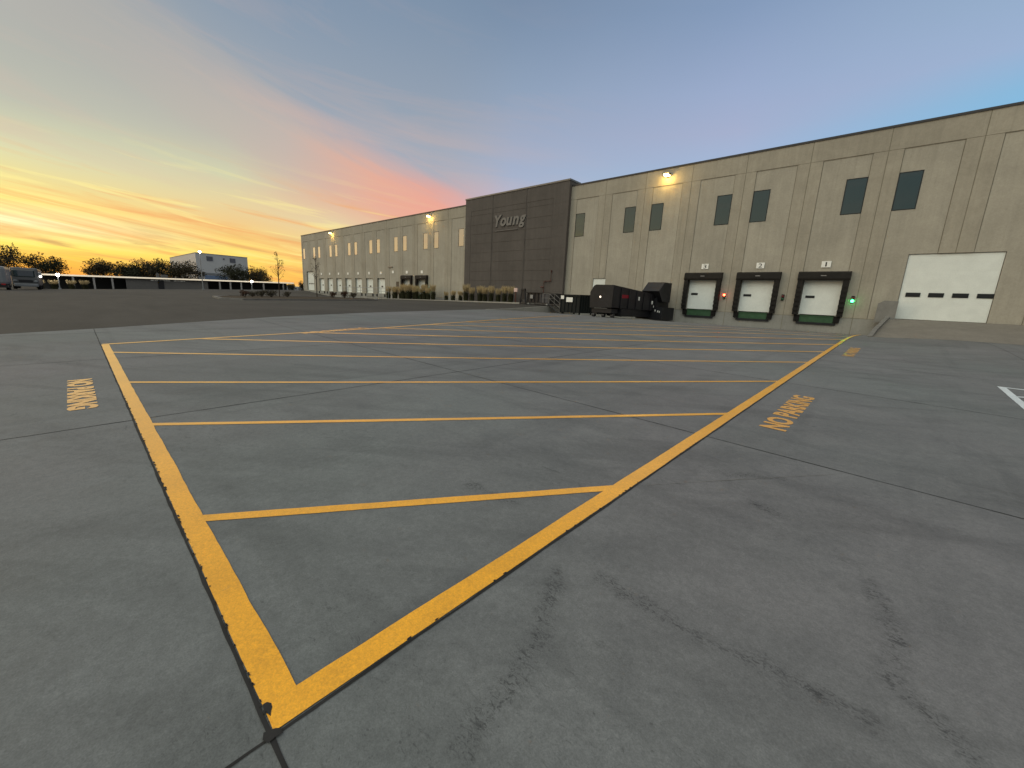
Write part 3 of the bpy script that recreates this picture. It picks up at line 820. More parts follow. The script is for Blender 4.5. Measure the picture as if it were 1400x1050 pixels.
uz = yard_z(-29.5, 34.6)
t3 = thing('roll_off_container', (-29.3, 35.3, uz), 'low black roll-off container with a tall A-shaped end frame on the upper yard', 'container')
mb = MB()
mb.box(-30.45, -27.25, 34.9, 36.9, uz+.25, 1.0)
for k in range(7): mb.box(-30.4+k*.5, -30.32+k*.5, 34.84, 34.899, uz+.25, .98)
mb.box(-30.5, -27.2, 34.80, 34.9, .94, 1.04); mb.build('bin', M_BLACK, t3)
mb = MB()
mb.tube([(-31.55, 35.0, uz), (-31.30, 35.0, 1.4)], .09, 6); mb.tube([(-30.65, 35.0, uz), (-30.95, 35.0, 1.4)], .09, 6)
mb.box(-31.42, -30.83, 34.9, 35.1, 1.2, 1.38); mb.box(-31.45, -30.75, 34.95, 35.05, .2, 1.2); mb.box(-31.6, -30.6, 34.92, 35.06, uz+.05, uz+.2); mb.build('end_frame', M_BLACK, t3)
for x in (-30.2, -27.6):
    mb = MB(); mb.tube([(x-.1, 35.0, uz+.12), (x+.1, 35.0, uz+.12)], .12, 12); mb.build('roller', M_GRIT, t3)
mb = MB(); mb.box(-28.5, -27.2, 34.84, 34.86, uz+.3, .9); mb.build('side_panel', surface('grey_steel_panel', (.06, .062, .07), .5), t3)
mb = MB(); mb.box(-29.9, -29.5, 34.78, 34.80, .35, .75); mb.build('notice', M_SIGRO if False else M_POST, t3)

sz = pad_z(-25.5, 33.8)
t4 = thing('metal_stairs', (-25.6, 34, sz), 'dark metal stairs with handrails beside the retaining wall', 'stairs')
mb = MB(); top = -.1; n = 6
for k in range(n):
    zz = sz + (k+1)*(top-sz)/n; x = -24.95 - k*.24
    mb.box(x-.26, x, 33.6, 34.5, zz-.03, zz)
mb.box(-27.2, -26.39, 33.6, 34.5, top-.03, top); mb.build('tread', M_CAP, t4)
for y in (33.58, 34.52):
    mb = MB(); mb.tube([(-24.95, y, sz+.02), (-26.35, y, top-.02)], .05, 6); mb.build('stringer', M_BLACK, t4)
    mb = MB(); mb.tube([(-24.85, y, sz+1.0), (-26.3, y, top+1.0), (-27.1, y, top+1.0)], .022, 8); mb.tube([(-24.85, y, sz+.55), (-26.3, y, top+.55), (-27.1, y, top+.55)], .018, 8)
    for x, zb in ((-24.85, sz), (-25.6, sz+.42), (-26.3, top), (-27.1, top)):
        h = sz+1.0 + (top-sz)*min(1, (-24.85-x)/1.45); mb.tube([(x, y, zb), (x, y, h)], .02, 8)
    mb.build('handrail', M_CAPL, t4)
mb = MB(); bz = yard_z(-33.5, 36.3)
mb.tube([(-33.5, 36.3, bz), (-33.5, 36.3, 1.05)], .07, 10); mb.box(-33.75, -33.25, 36.24, 36.36, 1.05, 1.5, bev=.03)
r = thing('utility_post', (-33.5, 36.3, bz), 'short post with a pale box beside the black end frame', 'post')
mb2 = MB(); mb2.tube([(-33.5, 36.3, bz), (-33.5, 36.3, 1.05)], .06, 10); mb2.build('post', M_RUST, r)
mb2 = MB(); mb2.box(-33.75, -33.25, 36.2, 36.4, 1.051, 1.5, bev=.03); mb2.build('box', surface('pale_pink_box', (.62, .45, .40), .6), r)

# guard rail over the far docks
r = thing('guard_rail', (-75, 34.4, -.9), 'thin metal guard rail in front of the far white dock doors', 'railing')
mb = MB(); mb.tube([(-75.5, 34.4, .98), (-59.2, 34.4, .98)], .035, 8); mb.tube([(-75.5, 34.4, .45), (-59.2, 34.4, .45)], .025, 8); mb.build('rail', M_GRIT, r)
for k in range(8):
    x = -75.5 + k*2.33; mb = MB(); mb.tube([(x, 34.4, yard_z(x, 34.4)-.05), (x, 34.4, .98)], .03, 8); mb.build('post', M_GRIT, r)

# ------------------------------------------------------------------ planting along the warehouse and the parking islands
def kerb_z(x): return -.12 + (x+31)*.0165
mb = MB()
xs = frange(-65, -32.3, 24)
for a, b in zip(xs, xs[1:]):
    mb.hexa([(a, 36.0, kerb_z(a)-.4), (b, 36.0, kerb_z(b)-.4), (b, 36.18, kerb_z(b)-.4), (a, 36.18, kerb_z(a)-.4), (a, 36.0, kerb_z(a)), (b, 36.0, kerb_z(b)), (b, 36.18, kerb_z(b)), (a, 36.18, kerb_z(a))])
mb.box(-32.3, -32.12, 36.0, 38.1, -.5, -.14); mb.box(-65.18, -65, 36.0, 38.5, -1, kerb_z(-65))
tag(mb.build('kerb', M_KERB, recalc=True), kind='structure')
mb = MB()
for a, b in zip(xs, xs[1:]): mb.face([(a, 36.18, kerb_z(a)-.03), (b, 36.18, kerb_z(b)-.03), (b, D-.45, kerb_z(b)+.05), (a, D-.45, kerb_z(a)+.05)])
tag(mb.build('planting_bed', M_SOIL), kind='structure')

def grass_clump(name, h, seed, tall=True):
    rnd = random.Random(seed)
    r = thing(name, (0, 0, 0))
    mb = MB()
    for i in range(240):
        a = rnd.uniform(0, 2*math.pi); ro = rnd.uniform(.0, .34); lean = rnd.uniform(.05, .4)*h*.4; hh = h*rnd.uniform(.40, .68); w = rnd.uniform(.014, .026)
        bx, by = ro*math.cos(a), ro*math.sin(a); tx, ty = bx+lean*math.cos(a), by+lean*math.sin(a); px, py = -math.sin(a)*w, math.cos(a)*w
        mx, my = bx+lean*.35*math.cos(a), by+lean*.35*math.sin(a)
        mb.face([(bx-px, by-py, 0), (bx+px, by+py, 0), (mx+px*.8, my+py*.8, hh*.6), (mx-px*.8, my-py*.8, hh*.6)])
        mb.face([(mx-px*.8, my-py*.8, hh*.6), (mx+px*.8, my+py*.8, hh*.6), (tx, ty, hh)])
    mb.build('blades', M_GRASS, r, recalc=False)
    mb = MB()
    for i in range(95):
        a = rnd.uniform(0, 2*math.pi); ro = rnd.uniform(0, .32); lean = rnd.uniform(.03, .30)*h*.6
        z0 = h*rnd.uniform(.50, .70); z1 = h*rnd.uniform(.82, 1.03)
        x0, y0 = ro*math.cos(a)+lean*.4*math.cos(a), ro*math.sin(a)+lean*.4*math.sin(a); x1, y1 = ro*math.cos(a)+lean*math.cos(a), ro*math.sin(a)+lean*math.sin(a)
        mb.tube([(x0, y0, z0), ((x0+x1)/2, (y0+y1)/2, (z0+z1)/2), (x1, y1, z1)], [.012, .028, .005], 4)
    mb.build('plumes', M_PLUME, r, recalc=False)
    return r
protos = [grass_clump('ornamental_grass', 2.25, 3), grass_clump('ornamental_grass', 2.0, 5), grass_clump('ornamental_grass', 1.5, 9)]  # clumps of plumed ornamental grass
used = [False]*3
rg = random.Random(4)
def place(protos, used, k, x, y, z, s, label, cat, group):
    o = protos[k] if not used[k] else copy_tree(protos[k]); used[k] = True
    o.location = (x, y, z); o.rotation_euler = (0, 0, rg.uniform(0, 6.28)); o.scale = (s, s, s*rg.uniform(.93, 1.07))
    return tag(o, label, cat, group)
cl1 = [-63.3, -62.2, -61.3, -60.2, -59.1, -58.0, -57.2, -56.2, -55.3, -54.2, -53.2, -52.1, -51.1]
for i, x in enumerate(cl1):
    place(protos, used, i % 2, x+rg.uniform(-.15, .15), 37+rg.uniform(-.25, .3), kerb_z(x)-.02, rg.uniform(.92, 1.08),
          'tall tan-plumed grass clump in the dense row before the sealed far docks', 'plant', 'dense row of tan grasses at the far docks')
cl2 = [-47.8, -46.2, -44.6]
for i, x in enumerate(cl2):
    place(protos, used, 2, x, 37, kerb_z(x)-.02, rg.uniform(.85, 1.0), 'short dark grass clump on bare wall left of the dark block', 'plant', 'short clumps left of the dark block')
cl3 = [-43.3, -42.0, -40.6, -39.4, -38.1, -36.9, -35.7, -34.6]
for i, x in enumerate(cl3):
    place(protos, used, i % 2, x+rg.uniform(-.15, .15), 36.9+rg.uniform(-.2, .2), kerb_z(x)-.02, rg.uniform(.86, 1.0),
          'tan-plumed grass clump in the spaced row under the dark block', 'plant', 'row of tan grasses under the dark block')

# parking island
isl = [(-41.8, 10.2), (-42.5, 15.5), (-43.6, 21.5), (-44.6, 24.5), (-48, 26.2), (-52.5, 26.6), (-54.8, 24), (-54.6, 16), (-53.2, 11.5), (-49, 9.4), (-44, 8.9)]
mb = MB(); n = len(isl)
ins = [((x+48.3)*.965-48.3, (y-17.5)*.965+17.5) for x, y in isl]
for i in range(n):
    j = (i+1) % n
    (xa, ya), (xb, yb), (xc, yc), (xd, yd) = isl[i], isl[j], ins[j], ins[i]
    za, zb, zc_, zd = (yard_z(*q) for q in (isl[i], isl[j], ins[j], ins[i]))
    mb.hexa([(xa, ya, za-.1), (xb, yb, zb-.1), (xc, yc, zc_-.1), (xd, yd, zd-.1), (xa, ya, za+.14), (xb, yb, zb+.14), (xc, yc, zc_+.14), (xd, yd, zd+.14)])
tag(mb.build('kerb', M_KERBD), kind='structure')
mb = MB(); cxy = (-48.3, 17.5); cz = yard_z(*cxy)+.12
for i in range(n):
    j = (i+1) % n; mb.face([(*ins[i], yard_z(*ins[i])+.10), (*ins[j], yard_z(*ins[j])+.10), (*cxy, cz)])
tag(mb.build('planting_bed', M_SOIL), kind='structure')

def leaf_cloud(mb, centre, rad, n, size, rnd, flat=1.):
    for i in range(n):
        u = Vector((rnd.gauss(0, 1), rnd.gauss(0, 1), rnd.gauss(0, 1))); u = u.normalized() * rnd.random()**.45
        p = Vector(centre) + Vector((u.x*rad[0], u.y*rad[1], u.z*rad[2]))
        a = Vector((rnd.uniform(-1, 1), rnd.uniform(-1, 1), rnd.uniform(-1, 1))).normalized(); b = a.cross(Vector((rnd.uniform(-1, 1), rnd.uniform(-1, 1), rnd.uniform(-1, 1)))).normalized()
        s = size*rnd.uniform(.6, 1.3)
        mb.face([p-a*s, p+b*s*.55, p+a*s, p-b*s*.55])
def shrub(name, w, h, seed, mat):
    rnd = random.Random(seed); r = thing(name, (0, 0, 0))
    mb = MB()
    for k in range(7):
        a = rnd.uniform(0, 6.28); mb.tube([(0, 0, 0), (.3*w*math.cos(a), .3*w*math.sin(a), h*.6)], [.03, .012], 5)
    mb.build('stem', M_BARK, r)
    mb = MB()
    for k in range(9):
        a = rnd.uniform(0, 6.28); q = rnd.uniform(.1, .75)
        leaf_cloud(mb, (w*.5*q*math.cos(a), w*.5*q*math.sin(a), h*rnd.uniform(.3, .8)), (w*.28, w*.28, h*.26), 55, .055, rnd)
    mb.build('foliage', mat, r, recalc=False)
    return r
sp = [shrub('island_shrub', 1.0, .75, 11, M_SHRUB), shrub('island_shrub', 1.1, .8, 12, M_LEAF2)]; su = [False, False]
ish = [(0, -48.05, 11.9, 1.0, 'russet shrub at the left end of the kerbed island'), (1, -49.7, 13.0, .85, 'small dark shrub second from the left on the kerbed island'),
       (1, -50.2, 14.0, 1.0, 'rounded dark shrub third from the left on the island'), (1, -49.4, 14.7, 1.15, 'wide low shrub left of the bare sapling on the island'), (1, -51.2, 16.9, .9, 'dark shrub at the foot of the bare sapling'),
       (0, -52.3, 22.6, 1.0, 'russet shrub in the middle of the island before the white dock doors'), (0, -51.3, 23.6, 1.25, 'peaked russet shrub before the far white dock doors'), (1, -51.9, 25.1, 1.0, 'dark shrub at the right end of the kerbed island')]
for k, x, y, s, lb in ish: place(sp, su, k, x, y, yard_z(x, y)+.08, s, lb, 'shrub', 'shrubs on the parking island')

def sapling(x, y, h, seed, label, leafy):
    rnd = random.Random(seed); z = yard_z(x, y)+.08
    r = thing('sapling_tree', (x, y, z), label, 'tree', 'young trees on the island')
    mb = MB(); mb.tube([(x, y, z), (x+.05, y, z+h*.4), (x-.05, y+.05, z+h*.75), (x, y, z+h)], [.06, .05, .03, .008], 7)
    br = []
    for k in range(22):
        t = rnd.uniform(.35, .95); a = rnd.uniform(0, 6.28); L = (1.05-t)*h*.33*rnd.uniform(.6, 1.1)
        p0 = Vector((x, y, z+h*t)); p1 = p0 + Vector((L*.55*math.cos(a), L*.55*math.sin(a), L*.55)); p2 = p0 + Vector((L*.8*math.cos(a), L*.8*math.sin(a), L*1.1))
        mb.tube([p0, p1, p2], [.02, .012, .004], 5); br.append((p0, p1, p2))
    mb.build('trunk', M_BARK, r)
    mb = MB()
    for p0, p1, p2 in br:
        leaf_cloud(mb, p2, (.22, .22, .25), leafy, .06, rnd); leaf_cloud(mb, p1, (.2, .2, .2), leafy//2, .06, rnd)
    mb.build('crown', M_LEAF2, r, recalc=False)
sapling(-51.6, 16.2, 4.9, 21, 'thin sparse sapling silhouetted against the sunset left of the warehouse', 7)
sapling(-54.0, 21.3, 5.0, 22, 'thin sapling standing before the far left end of the warehouse', 5)

# ------------------------------------------------------------------ carport, storage wall, lamps and vehicles at the far left
cp = thing('carport', (-116, 17, -1.2), 'long low carport with a bright white roof edge below the trees', 'carport')
def cz_(y): return .62 + (y+3.4)*.027
mb = MB()
ysg = frange(-4.2, 40, 20)
for a, b in zip(ysg, ysg[1:]):
    mb.hexa([(-121.5, a, cz_(a)-.25), (-116.0, a, cz_(a)-.30), (-116.0, b, cz_(b)-.30), (-121.5, b, cz_(b)-.25), (-121.5, a, cz_(a)-.12), (-116.0, a, cz_(a)-.05), (-116.0, b, cz_(b)-.05), (-121.5, b, cz_(b)-.12)])
mb.build('roof', M_UNIT, cp)
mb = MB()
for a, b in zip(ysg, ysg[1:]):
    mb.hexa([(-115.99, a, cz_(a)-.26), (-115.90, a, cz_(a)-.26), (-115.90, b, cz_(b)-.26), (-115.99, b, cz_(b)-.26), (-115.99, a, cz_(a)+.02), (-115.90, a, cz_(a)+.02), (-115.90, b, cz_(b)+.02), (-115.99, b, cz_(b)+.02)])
mb.build('glowing_fascia', glow('glowing_roof_edge', (1, .86, .66), .42), cp)  # emission added to the fascia so the roof edge reads bright
for y in (-3.6, .5, 3.3, 5.9, 23.9, 26.0, 28.2, 33.0, 37.5):
    mb = MB(); mb.box(-116.35, -116.05, y-.14, y+.14, yard_z(-116.2, y)-.1, cz_(y)-.32); mb.build('post', M_POST, cp)
mb = MB()
for a, b in zip(ysg, ysg[1:]):
    mb.hexa([(-121.4, a, yard_z(-121, a)-.3), (-121.2, a, yard_z(-121, a)-.3), (-121.2, b, yard_z(-121, b)-.3), (-121.4, b, yard_z(-121, b)-.3), (-121.4, a, cz_(a)-.26), (-121.2, a, cz_(a)-.26), (-121.2, b, cz_(b)-.26), (-121.4, b, cz_(b)-.26)])
mb.build('back_wall', surface('shaded_back_wall', (.05, .05, .048), .9), cp)
sw = thing('storage_wall', (-116.5, 15, -1.4), 'flat grey enclosure wall under the middle of the carport', 'wall')
mb = MB(); ysw = frange(7.9, 21.7, 6)
for a, b in zip(ysw, ysw[1:]):
    mb.hexa([(-116.6, a, yard_z(-116.5, a)-.2), (-116.4, a, yard_z(-116.5, a)-.2), (-116.4, b, yard_z(-116.5, b)-.2), (-116.6, b, yard_z(-116.5, b)-.2), (-116.6, a, cz_(a)-.33), (-116.4, a, cz_(a)-.33), (-116.4, b, cz_(b)-.33), (-116.6, b, cz_(b)-.33)])
mb.build('panel', M_UNIT, sw)
mb = MB(); mb.box(-116.38, -116.33, 12.9, 13.9, yard_z(-116, 13.4), cz_(13)-.5); mb.build('doorway', M_BLACK, sw)
mb = MB()
rs = random.Random(2); y = 11.8
while y < 17.6:
    w = rs.uniform(.18, .5)
    if not 14.9 < y < 15.3: mb.box(-116.38, -116.33, y, y+w, cz_(y)-.62, cz_(y)-.45)
    y += w + rs.uniform(.06, .14)
mb.build('pale_strip', M_FASCIA, sw)
mb = MB(); zz = cz_(13.5); mb.box(-120.5, -119.9, 13.2, 13.7, zz-.12, zz+.9, bev=.03); mb.box(-120.8, -119.7, 14.0, 15.1, zz-.12, zz+.75, bev=.04)
mb.tube([(-120.2, 13.45, zz+.9), (-120.2, 13.45, zz+1.1)], .12, 10)
tag(mb.build('rooftop_vent', M_UNIT, loc=(-120.2, 14, zz)), 'small grey vent box on top of the carport roof', 'vent')

def light_pole(x, y, h, label, bright=True, r_=.22):
    z = py_z(x, y)
    r = thing('street_lamp', (x, y, z), label, 'street lamp')
    mb = MB(); mb.tube([(x, y, z-.1), (x, y, z+h)], [.09, .06], 8); mb.box(x-.18, x+.18, y-.18, y+.18, z-.02, z+.25); mb.build('pole', M_GRIT, r)
    mb = MB(); mb.box(x-.1, x+.45, y-.1, y+.1, z+h+r_*.5, z+h+r_*.5+.1, bev=.03); mb.build('lamp_head', M_FRAME, r)
    mb = MB(); mb.ball((x+.25, y, z+h-.04), (r_*.8, r_*.8, r_*.85)); mb.build('lens', M_COOL, r, smooth=True)
light_pole(-104.0, 18.5, 7.5, 'tall thin street lamp before the white boxy building', r_=.26)
light_pole(-112.0, -1.35, 2.6, 'low bright lamp under the left end of the carport', r_=.32)
light_pole(-113.0, 29.6, 1.95, 'low bright lamp at the right end of the carport', r_=.26)

# motorhome and trailer at the left edge
mh = thing('motorhome', (-76, -3.6, yard_z(-76, -3.6)), 'pale grey motorhome with a wide dark windscreen at the left edge', 'motorhome')
g0 = yard_z(-76, -3.6)
mb = MB(); mb.box(-84, -76.0, -4.65, -2.45, g0+.45, .98, bev=.22); mb.build('body', M_VEH, mh)
mb = MB(); mb.box(-76.6, -75.965, -4.52, -2.75, -.12, .78, bev=.12); mb.build('windscreen', M_GLASS, mh)
mb = MB(); mb.box(-76.3, -75.9, -4.5, -2.6, g0+.35, g0+.7, bev=.08); mb.build('bumper', M_VEHW, mh)
mb = MB(); mb.box(-76.2, -75.955, -4.1, -3.0, g0+.85, g0+1.15, bev=.03); mb.build('grille', M_VEHD, mh)
for y in (-4.35, -2.75):
    mb = MB(); mb.ball((-75.97, y, g0+1.0), (.05, .16, .11)); mb.build('headlight', M_VEHW, mh)
for y in (-4.72, -2.36):
    mb = MB(); mb.box(-76.1, -75.95, y-.13, y+.13, .05, .5, bev=.04); mb.build('mirror', M_VEHW, mh)
for x in (-77.2, -82.2):
    for y in (-4.5, -2.6):
        mb = MB(); mb.tube([(x, y-.14, g0+.45), (x, y+.14, g0+.45)], .45, 18); mb.build('wheel', M_TIRE, mh)
mb = MB(); mb.ball((-75.93, -2.33, .05), .11); mb.build('marker_lamp', M_HEAD, mh)
tr = thing('cargo_trailer', (-69, -5.4, yard_z(-69, -5.4)), 'rounded white trailer cut off by the left edge of the view', 'trailer')
g1 = yard_z(-69, -5.4)
mb = MB(); mb.box(-73.5, -68.6, -7.0, -4.45, g1+.55, .92, bev=.30); mb.build('body', M_VEHW, tr)
mb = MB(); mb.box(-73.3, -68.55, -6.9, -4.5, g1+.28, g1+.54); mb.build('chassis', M_VEHD, tr)
for x in (-70.2, -71.3):
    for y in (-6.7, -4.6):
        mb = MB(); mb.tube([(x, y-.12, g1+.36), (x, y+.12, g1+.36)], .36, 16); mb.build('wheel', M_TIRE, tr)
mb = MB(); mb.box(-68.58, -68.53, -4.9, -4.6, g1+.55, g1+.68); mb.build('tail_light', M_RED, tr)
# parked van right of the carport
vx, vy = -150.0, 47.7
vz = yard_z(vx, 38.5)
va = thing('parked_van', (vx, vy, vz), 'pale van parked beyond the bare sapling', 'van')
mb = MB(); mb.prism([(46.6, vz+.35), (48.9, vz+.35), (48.9, vz+2.2), (48.6, vz+2.55), (46.9, vz+2.55), (46.6, vz+2.2)], 0, -155, -150); mb.build('body', M_VEHW, va)
mb = MB(); mb.box(-150.0, -149.97, 46.85, 48.65, vz+1.45, vz+2.2); mb.build('window', M_VEHD, va)
for y in (46.8, 48.7):
    for x in (-151, -154):
        mb = MB(); mb.tube([(x, y-.12, vz+.35), (x, y+.12, vz+.35)], .35, 14); mb.build('wheel', M_TIRE, va)
    mb = MB(); mb.box(-149.99, -149.95, y-.1, y+.1, vz+.8, vz+1.2); mb.build('tail_light', M_RED, va)
# far pale boundary wall and shrubs right of the carport
mb = MB(); mb.box(-162, -161.7, 42, 74, -1, 1.2)
tag(mb.build('boundary_wall', M_CREAM, loc=(-162, 58, -1)), 'pale distant boundary wall right of the carport', 'wall')

# grasses near the carport posts
for i, (x, y) in enumerate(((-112.6, -3.7), (-112.4, -2.0), (-112.5, .2), (-112.3, 1.9))):
    o = copy_tree(protos[1]); o.location = (x, y, yard_z(x, y)-.03); o.scale = (1.35, 1.35, .85)
    tag(o, 'small tan grass clump at the foot of the carport left end', 'plant', 'tan grasses at the carport')

# trees behind the carport
def tree(x, y, z, w, h, seed, label, mat, trunk=.16, n=95, size=.16, name='shade_tree'):
    rnd = random.Random(seed)
    r = thing(name, (x, y, z), label, 'tree', 'dark trees behind the carport')
    mb = MB(); th = h*.34
    mb.tube([(x, y, z), (x+rnd.uniform(-.1, .1), y, z+th*.6), (x, y, z+th)], [trunk*1.3, trunk, trunk*.8], 8)
    ends = []
    for k in range(11):
        a = 2*math.pi*k/11 + rnd.uniform(-.3, .3); up = rnd.uniform(.35, 1.0)
        e = Vector((x + w*.40*math.cos(a)*(1.2-up*.75), y + w*.40*math.sin(a)*(1.2-up*.75), z + th + (h-th)*up*.86))
        m_ = Vector((x, y, z+th)).lerp(e, .5) + Vector((0, 0, -.1*h*rnd.random()))
        mb.tube([(x, y, z+th*.9), m_, e], [trunk*.6, trunk*.35, trunk*.1], 6); ends.append(e); ends.append(m_.lerp(e, .5))
    mb.build('trunk', M_BARK, r)
    mb = MB()
    for e in ends:
        q = rnd.uniform(.8, 1.3); leaf_cloud(mb, e, (w*.19*q, w*.19*q, h*.14*q), int(n*q*1.2), size, rnd)
    for k in range(30):
        a = rnd.uniform(0, 6.28); q = rnd.uniform(.2, 1.0); zz = rnd.uniform(.16, .74)
        leaf_cloud(mb, (x+w*.47*q*math.cos(a), y+w*.47*q*math.sin(a), z+h*zz), (w*.17, w*.17, h*.13), int(n*1.1), size, rnd)
    for k in range(26):   # stray sprigs past the outline
        e = rnd.choice(ends); u = Vector((rnd.uniform(-1, 1), rnd.uniform(-1, 1), rnd.uniform(.1, 1))).normalized()
        leaf_cloud(mb, e + Vector((u.x*w*.17, u.y*w*.17, u.z*h*.16)), (.22, .22, .3), 9, size, rnd)
    mb.build('crown', mat, r, recalc=False)
TREES = [(-9.2, 9.6, 8.7, 'bushy dark tree at the left edge behind the motorhome'), (-3.4, 8.8, 7.4, 'dark tree behind the left end of the carport'), (5.1, 6.2, 7.0, 'open dark tree standing alone right of the sunset gap'),
         (9.6, 6.6, 5.9, 'low dark tree between two taller ones behind the carport'), (12.6, 6.6, 7.0, 'dark tree behind the grey enclosure wall'), (16.4, 7.8, 7.8, 'tallest dark tree left of the white boxy building'),
         (20.6, 7.6, 7.0, 'dense dark tree overlapping the pale side of the boxy building'), (31.8, 8.4, 6.7, 'rounded dark tree before the right corner of the boxy building'), (37.6, 7.2, 6.4, 'dark tree right of the white boxy building')]
for i, (y, w, h, lb) in enumerate(TREES):
    x = -135 - (i % 3)*1.2; tree(x, y, yard_z(x, min(y, 45))-.1, w, h, 40+i, lb, M_LEAF if i % 2 else M_LEAF2)
for i, (x, y, w, h, lb) in enumerate(((-140, 47.5, 2.6, 2.6, 'small round shrub-like tree right of the pale van'), (-138, 50.4, 3.2, 3.4, 'small tree beside the far corner of the warehouse'), (-142, 44.0, 2.8, 1.7, 'low dark bush beside the pale van'))):
    tree(x, y, yard_z(x, 38.5)-.1, w, h, 60+i, lb, M_LEAF2, .06, 40, .11, 'small_tree')

# white boxy building behind the trees
wb = thing('industrial_building', (-200, 43, -1), 'pale boxy industrial building with two louvres behind the trees', 'building')
mb = MB(); mb.box(-259, -200, 34.2, 51.5, -3, 12.05); mb.build('wall', M_CREAM, wb)
mb = MB(); mb.box(-259.1, -199.9, 34.1, 51.6, 12.052, 12.2); mb.build('parapet_cap', M_POST, wb)
for a, b in ((37.6, 39.6), (45.3, 47.2)):
    mb = MB()
    for k in range(5): mb.hexa([(-199.98, a, 9.55+k*.34), (-199.86, a, 9.50+k*.34), (-199.86, b, 9.50+k*.34), (-199.98, b, 9.55+k*.34), (-199.98, a, 9.82+k*.34), (-199.90, a, 9.80+k*.34), (-199.90, b, 9.80+k*.34), (-199.98, b, 9.82+k*.34)])
    mb.build('louvre', M_CREAMD, wb)
mb = MB(); mb.box(-199.98, -199.85, 43.0, 43.5, 10.4, 10.9); mb.build('wall_light', M_CREAMD, wb)
mb = MB(); mb.box(-199.98, -199.7, 35.5, 46, 4.3, 4.9); mb.build('canopy', M_VEHW, wb)
mb = MB(); mb.box(-199.98, -199.9, 36.5, 44, 2.5, 3.9); mb.build('ribbon_window', surface('blue_ribbon_window', (.12, .17, .27), .3), wb)

# ------------------------------------------------------------------ sky, sun and camera
world = bpy.data.worlds.new('World'); bpy.context.scene.world = world; world.use_nodes = True
w = NT(world.node_tree); bg = world.node_tree.nodes['Background']
vec = w.node('ShaderNodeTexCoord').outputs['Generated']
x, y, z = w.sep(w.vmath('NORMALIZE', vec))
wob = w.math('SUBTRACT', w.noise(vec, 2.2, 4, .55, .3), .5)
el0 = w.math('MULTIPLY', w.math('ARCSINE', z), 180/math.pi)
phi0 = w.math('MULTIPLY', w.math('ARCTAN2', y, w.math('MULTIPLY', x, -1.0)), 180/math.pi)
el = w.math('ADD', el0, w.math('MULTIPLY', wob, w.rng(el0, 4, 15, .5, 3.5)))
phi = w.math('ADD', phi0, w.math('MULTIPLY', wob, 9.0))
fe = w.math('DIVIDE', el, 60.0, clamp=True)
def prof(stops): return w.ramp(fe, [(e/60, lin(*c)) for e, c in stops], 'EASE' if False else 'LINEAR')
P = [
 (-180, [(0, (120, 125, 135)), (12, (130, 138, 148)), (28, (165, 163, 158)), (60, (150, 150, 146))]),
 (-95, [(0, (95, 110, 115)), (14, (112, 132, 138)), (30, (182, 186, 176)), (60, (154, 160, 154))]),
 (-30, [(0, (235, 150, 70)), (3, (255, 215, 110)), (6, (255, 225, 130)), (10, (215, 205, 160)), (16, (175, 178, 165)), (25, (180, 172, 155)), (60, (150, 150, 146))]),
 (-3, [(0, (243, 158, 70)), (1.6, (251, 194, 82)), (2.8, (255, 232, 112)), (4.8, (255, 248, 195)), (6.6, (253, 226, 125)), (8.3, (232, 216, 142)), (10.8, (212, 212, 170)), (14.8, (180, 182, 168)), (20.8, (167, 168, 162)), (34, (140, 150, 160)), (60, (148, 150, 150))]),
 (14, [(0, (246, 168, 84)), (1.8, (252, 202, 92)), (3.6, (253, 222, 110)), (5.6, (244, 208, 120)), (7.2, (235, 196, 132)), (9.2, (226, 204, 152)), (12, (206, 204, 168)), (15.7, (184, 182, 168)), (20, (162, 166, 168)), (27, (135, 150, 166)), (60, (148, 150, 150))]),
 (25, [(0, (246, 165, 85)), (2.3, (250, 205, 105)), (5, (240, 205, 135)), (8.5, (226, 202, 160)), (11, (226, 180, 150)), (14.0, (206, 172, 160)), (17.5, (180, 172, 172)), (22, (148, 158, 170)), (29, (122, 142, 165)), (60, (148, 150, 150))]),
 (35, [(0, (240, 190, 150)), (8, (228, 170, 150)), (11, (236, 158, 145)), (13, (225, 158, 148)), (15, (190, 172, 178)), (17.5, (163, 170, 188)), (24, (140, 155, 178)), (31, (118, 139, 165)), (60, (148, 150, 150))]),
 (46, [(0, (230, 200, 200)), (9, (220, 185, 195)), (12.5, (186, 182, 204)), (15.7, (163, 174, 200)), (24.6, (140, 158, 183)), (32, (117, 138, 165)), (60, (148, 150, 150))]),
 (74, [(0, (150, 190, 222)), (14, (152, 190, 220)), (17.5, (160, 178, 210)), (20, (163, 173, 204)), (24, (153, 169, 202)), (31, (130, 152, 185)), (60, (148, 150, 150))]),
 (95, [(0, (110, 185, 228)), (16, (118, 184, 224)), (19, (130, 180, 216)), (22, (152, 174, 207)), (26, (145, 170, 199)), (32, (138, 162, 192)), (60, (148, 150, 150))]),
 (180, [(0, (120, 125, 135)), (12, (130, 138, 148)), (28, (165, 163, 158)), (60, (150, 150, 146))]),
]
sky = prof(P[0][1])
for (pa, _), (pb, st) in zip(P, P[1:]):
    sky = w.mix(w.rng(phi, pa, pb, smooth=False), sky, prof(st))
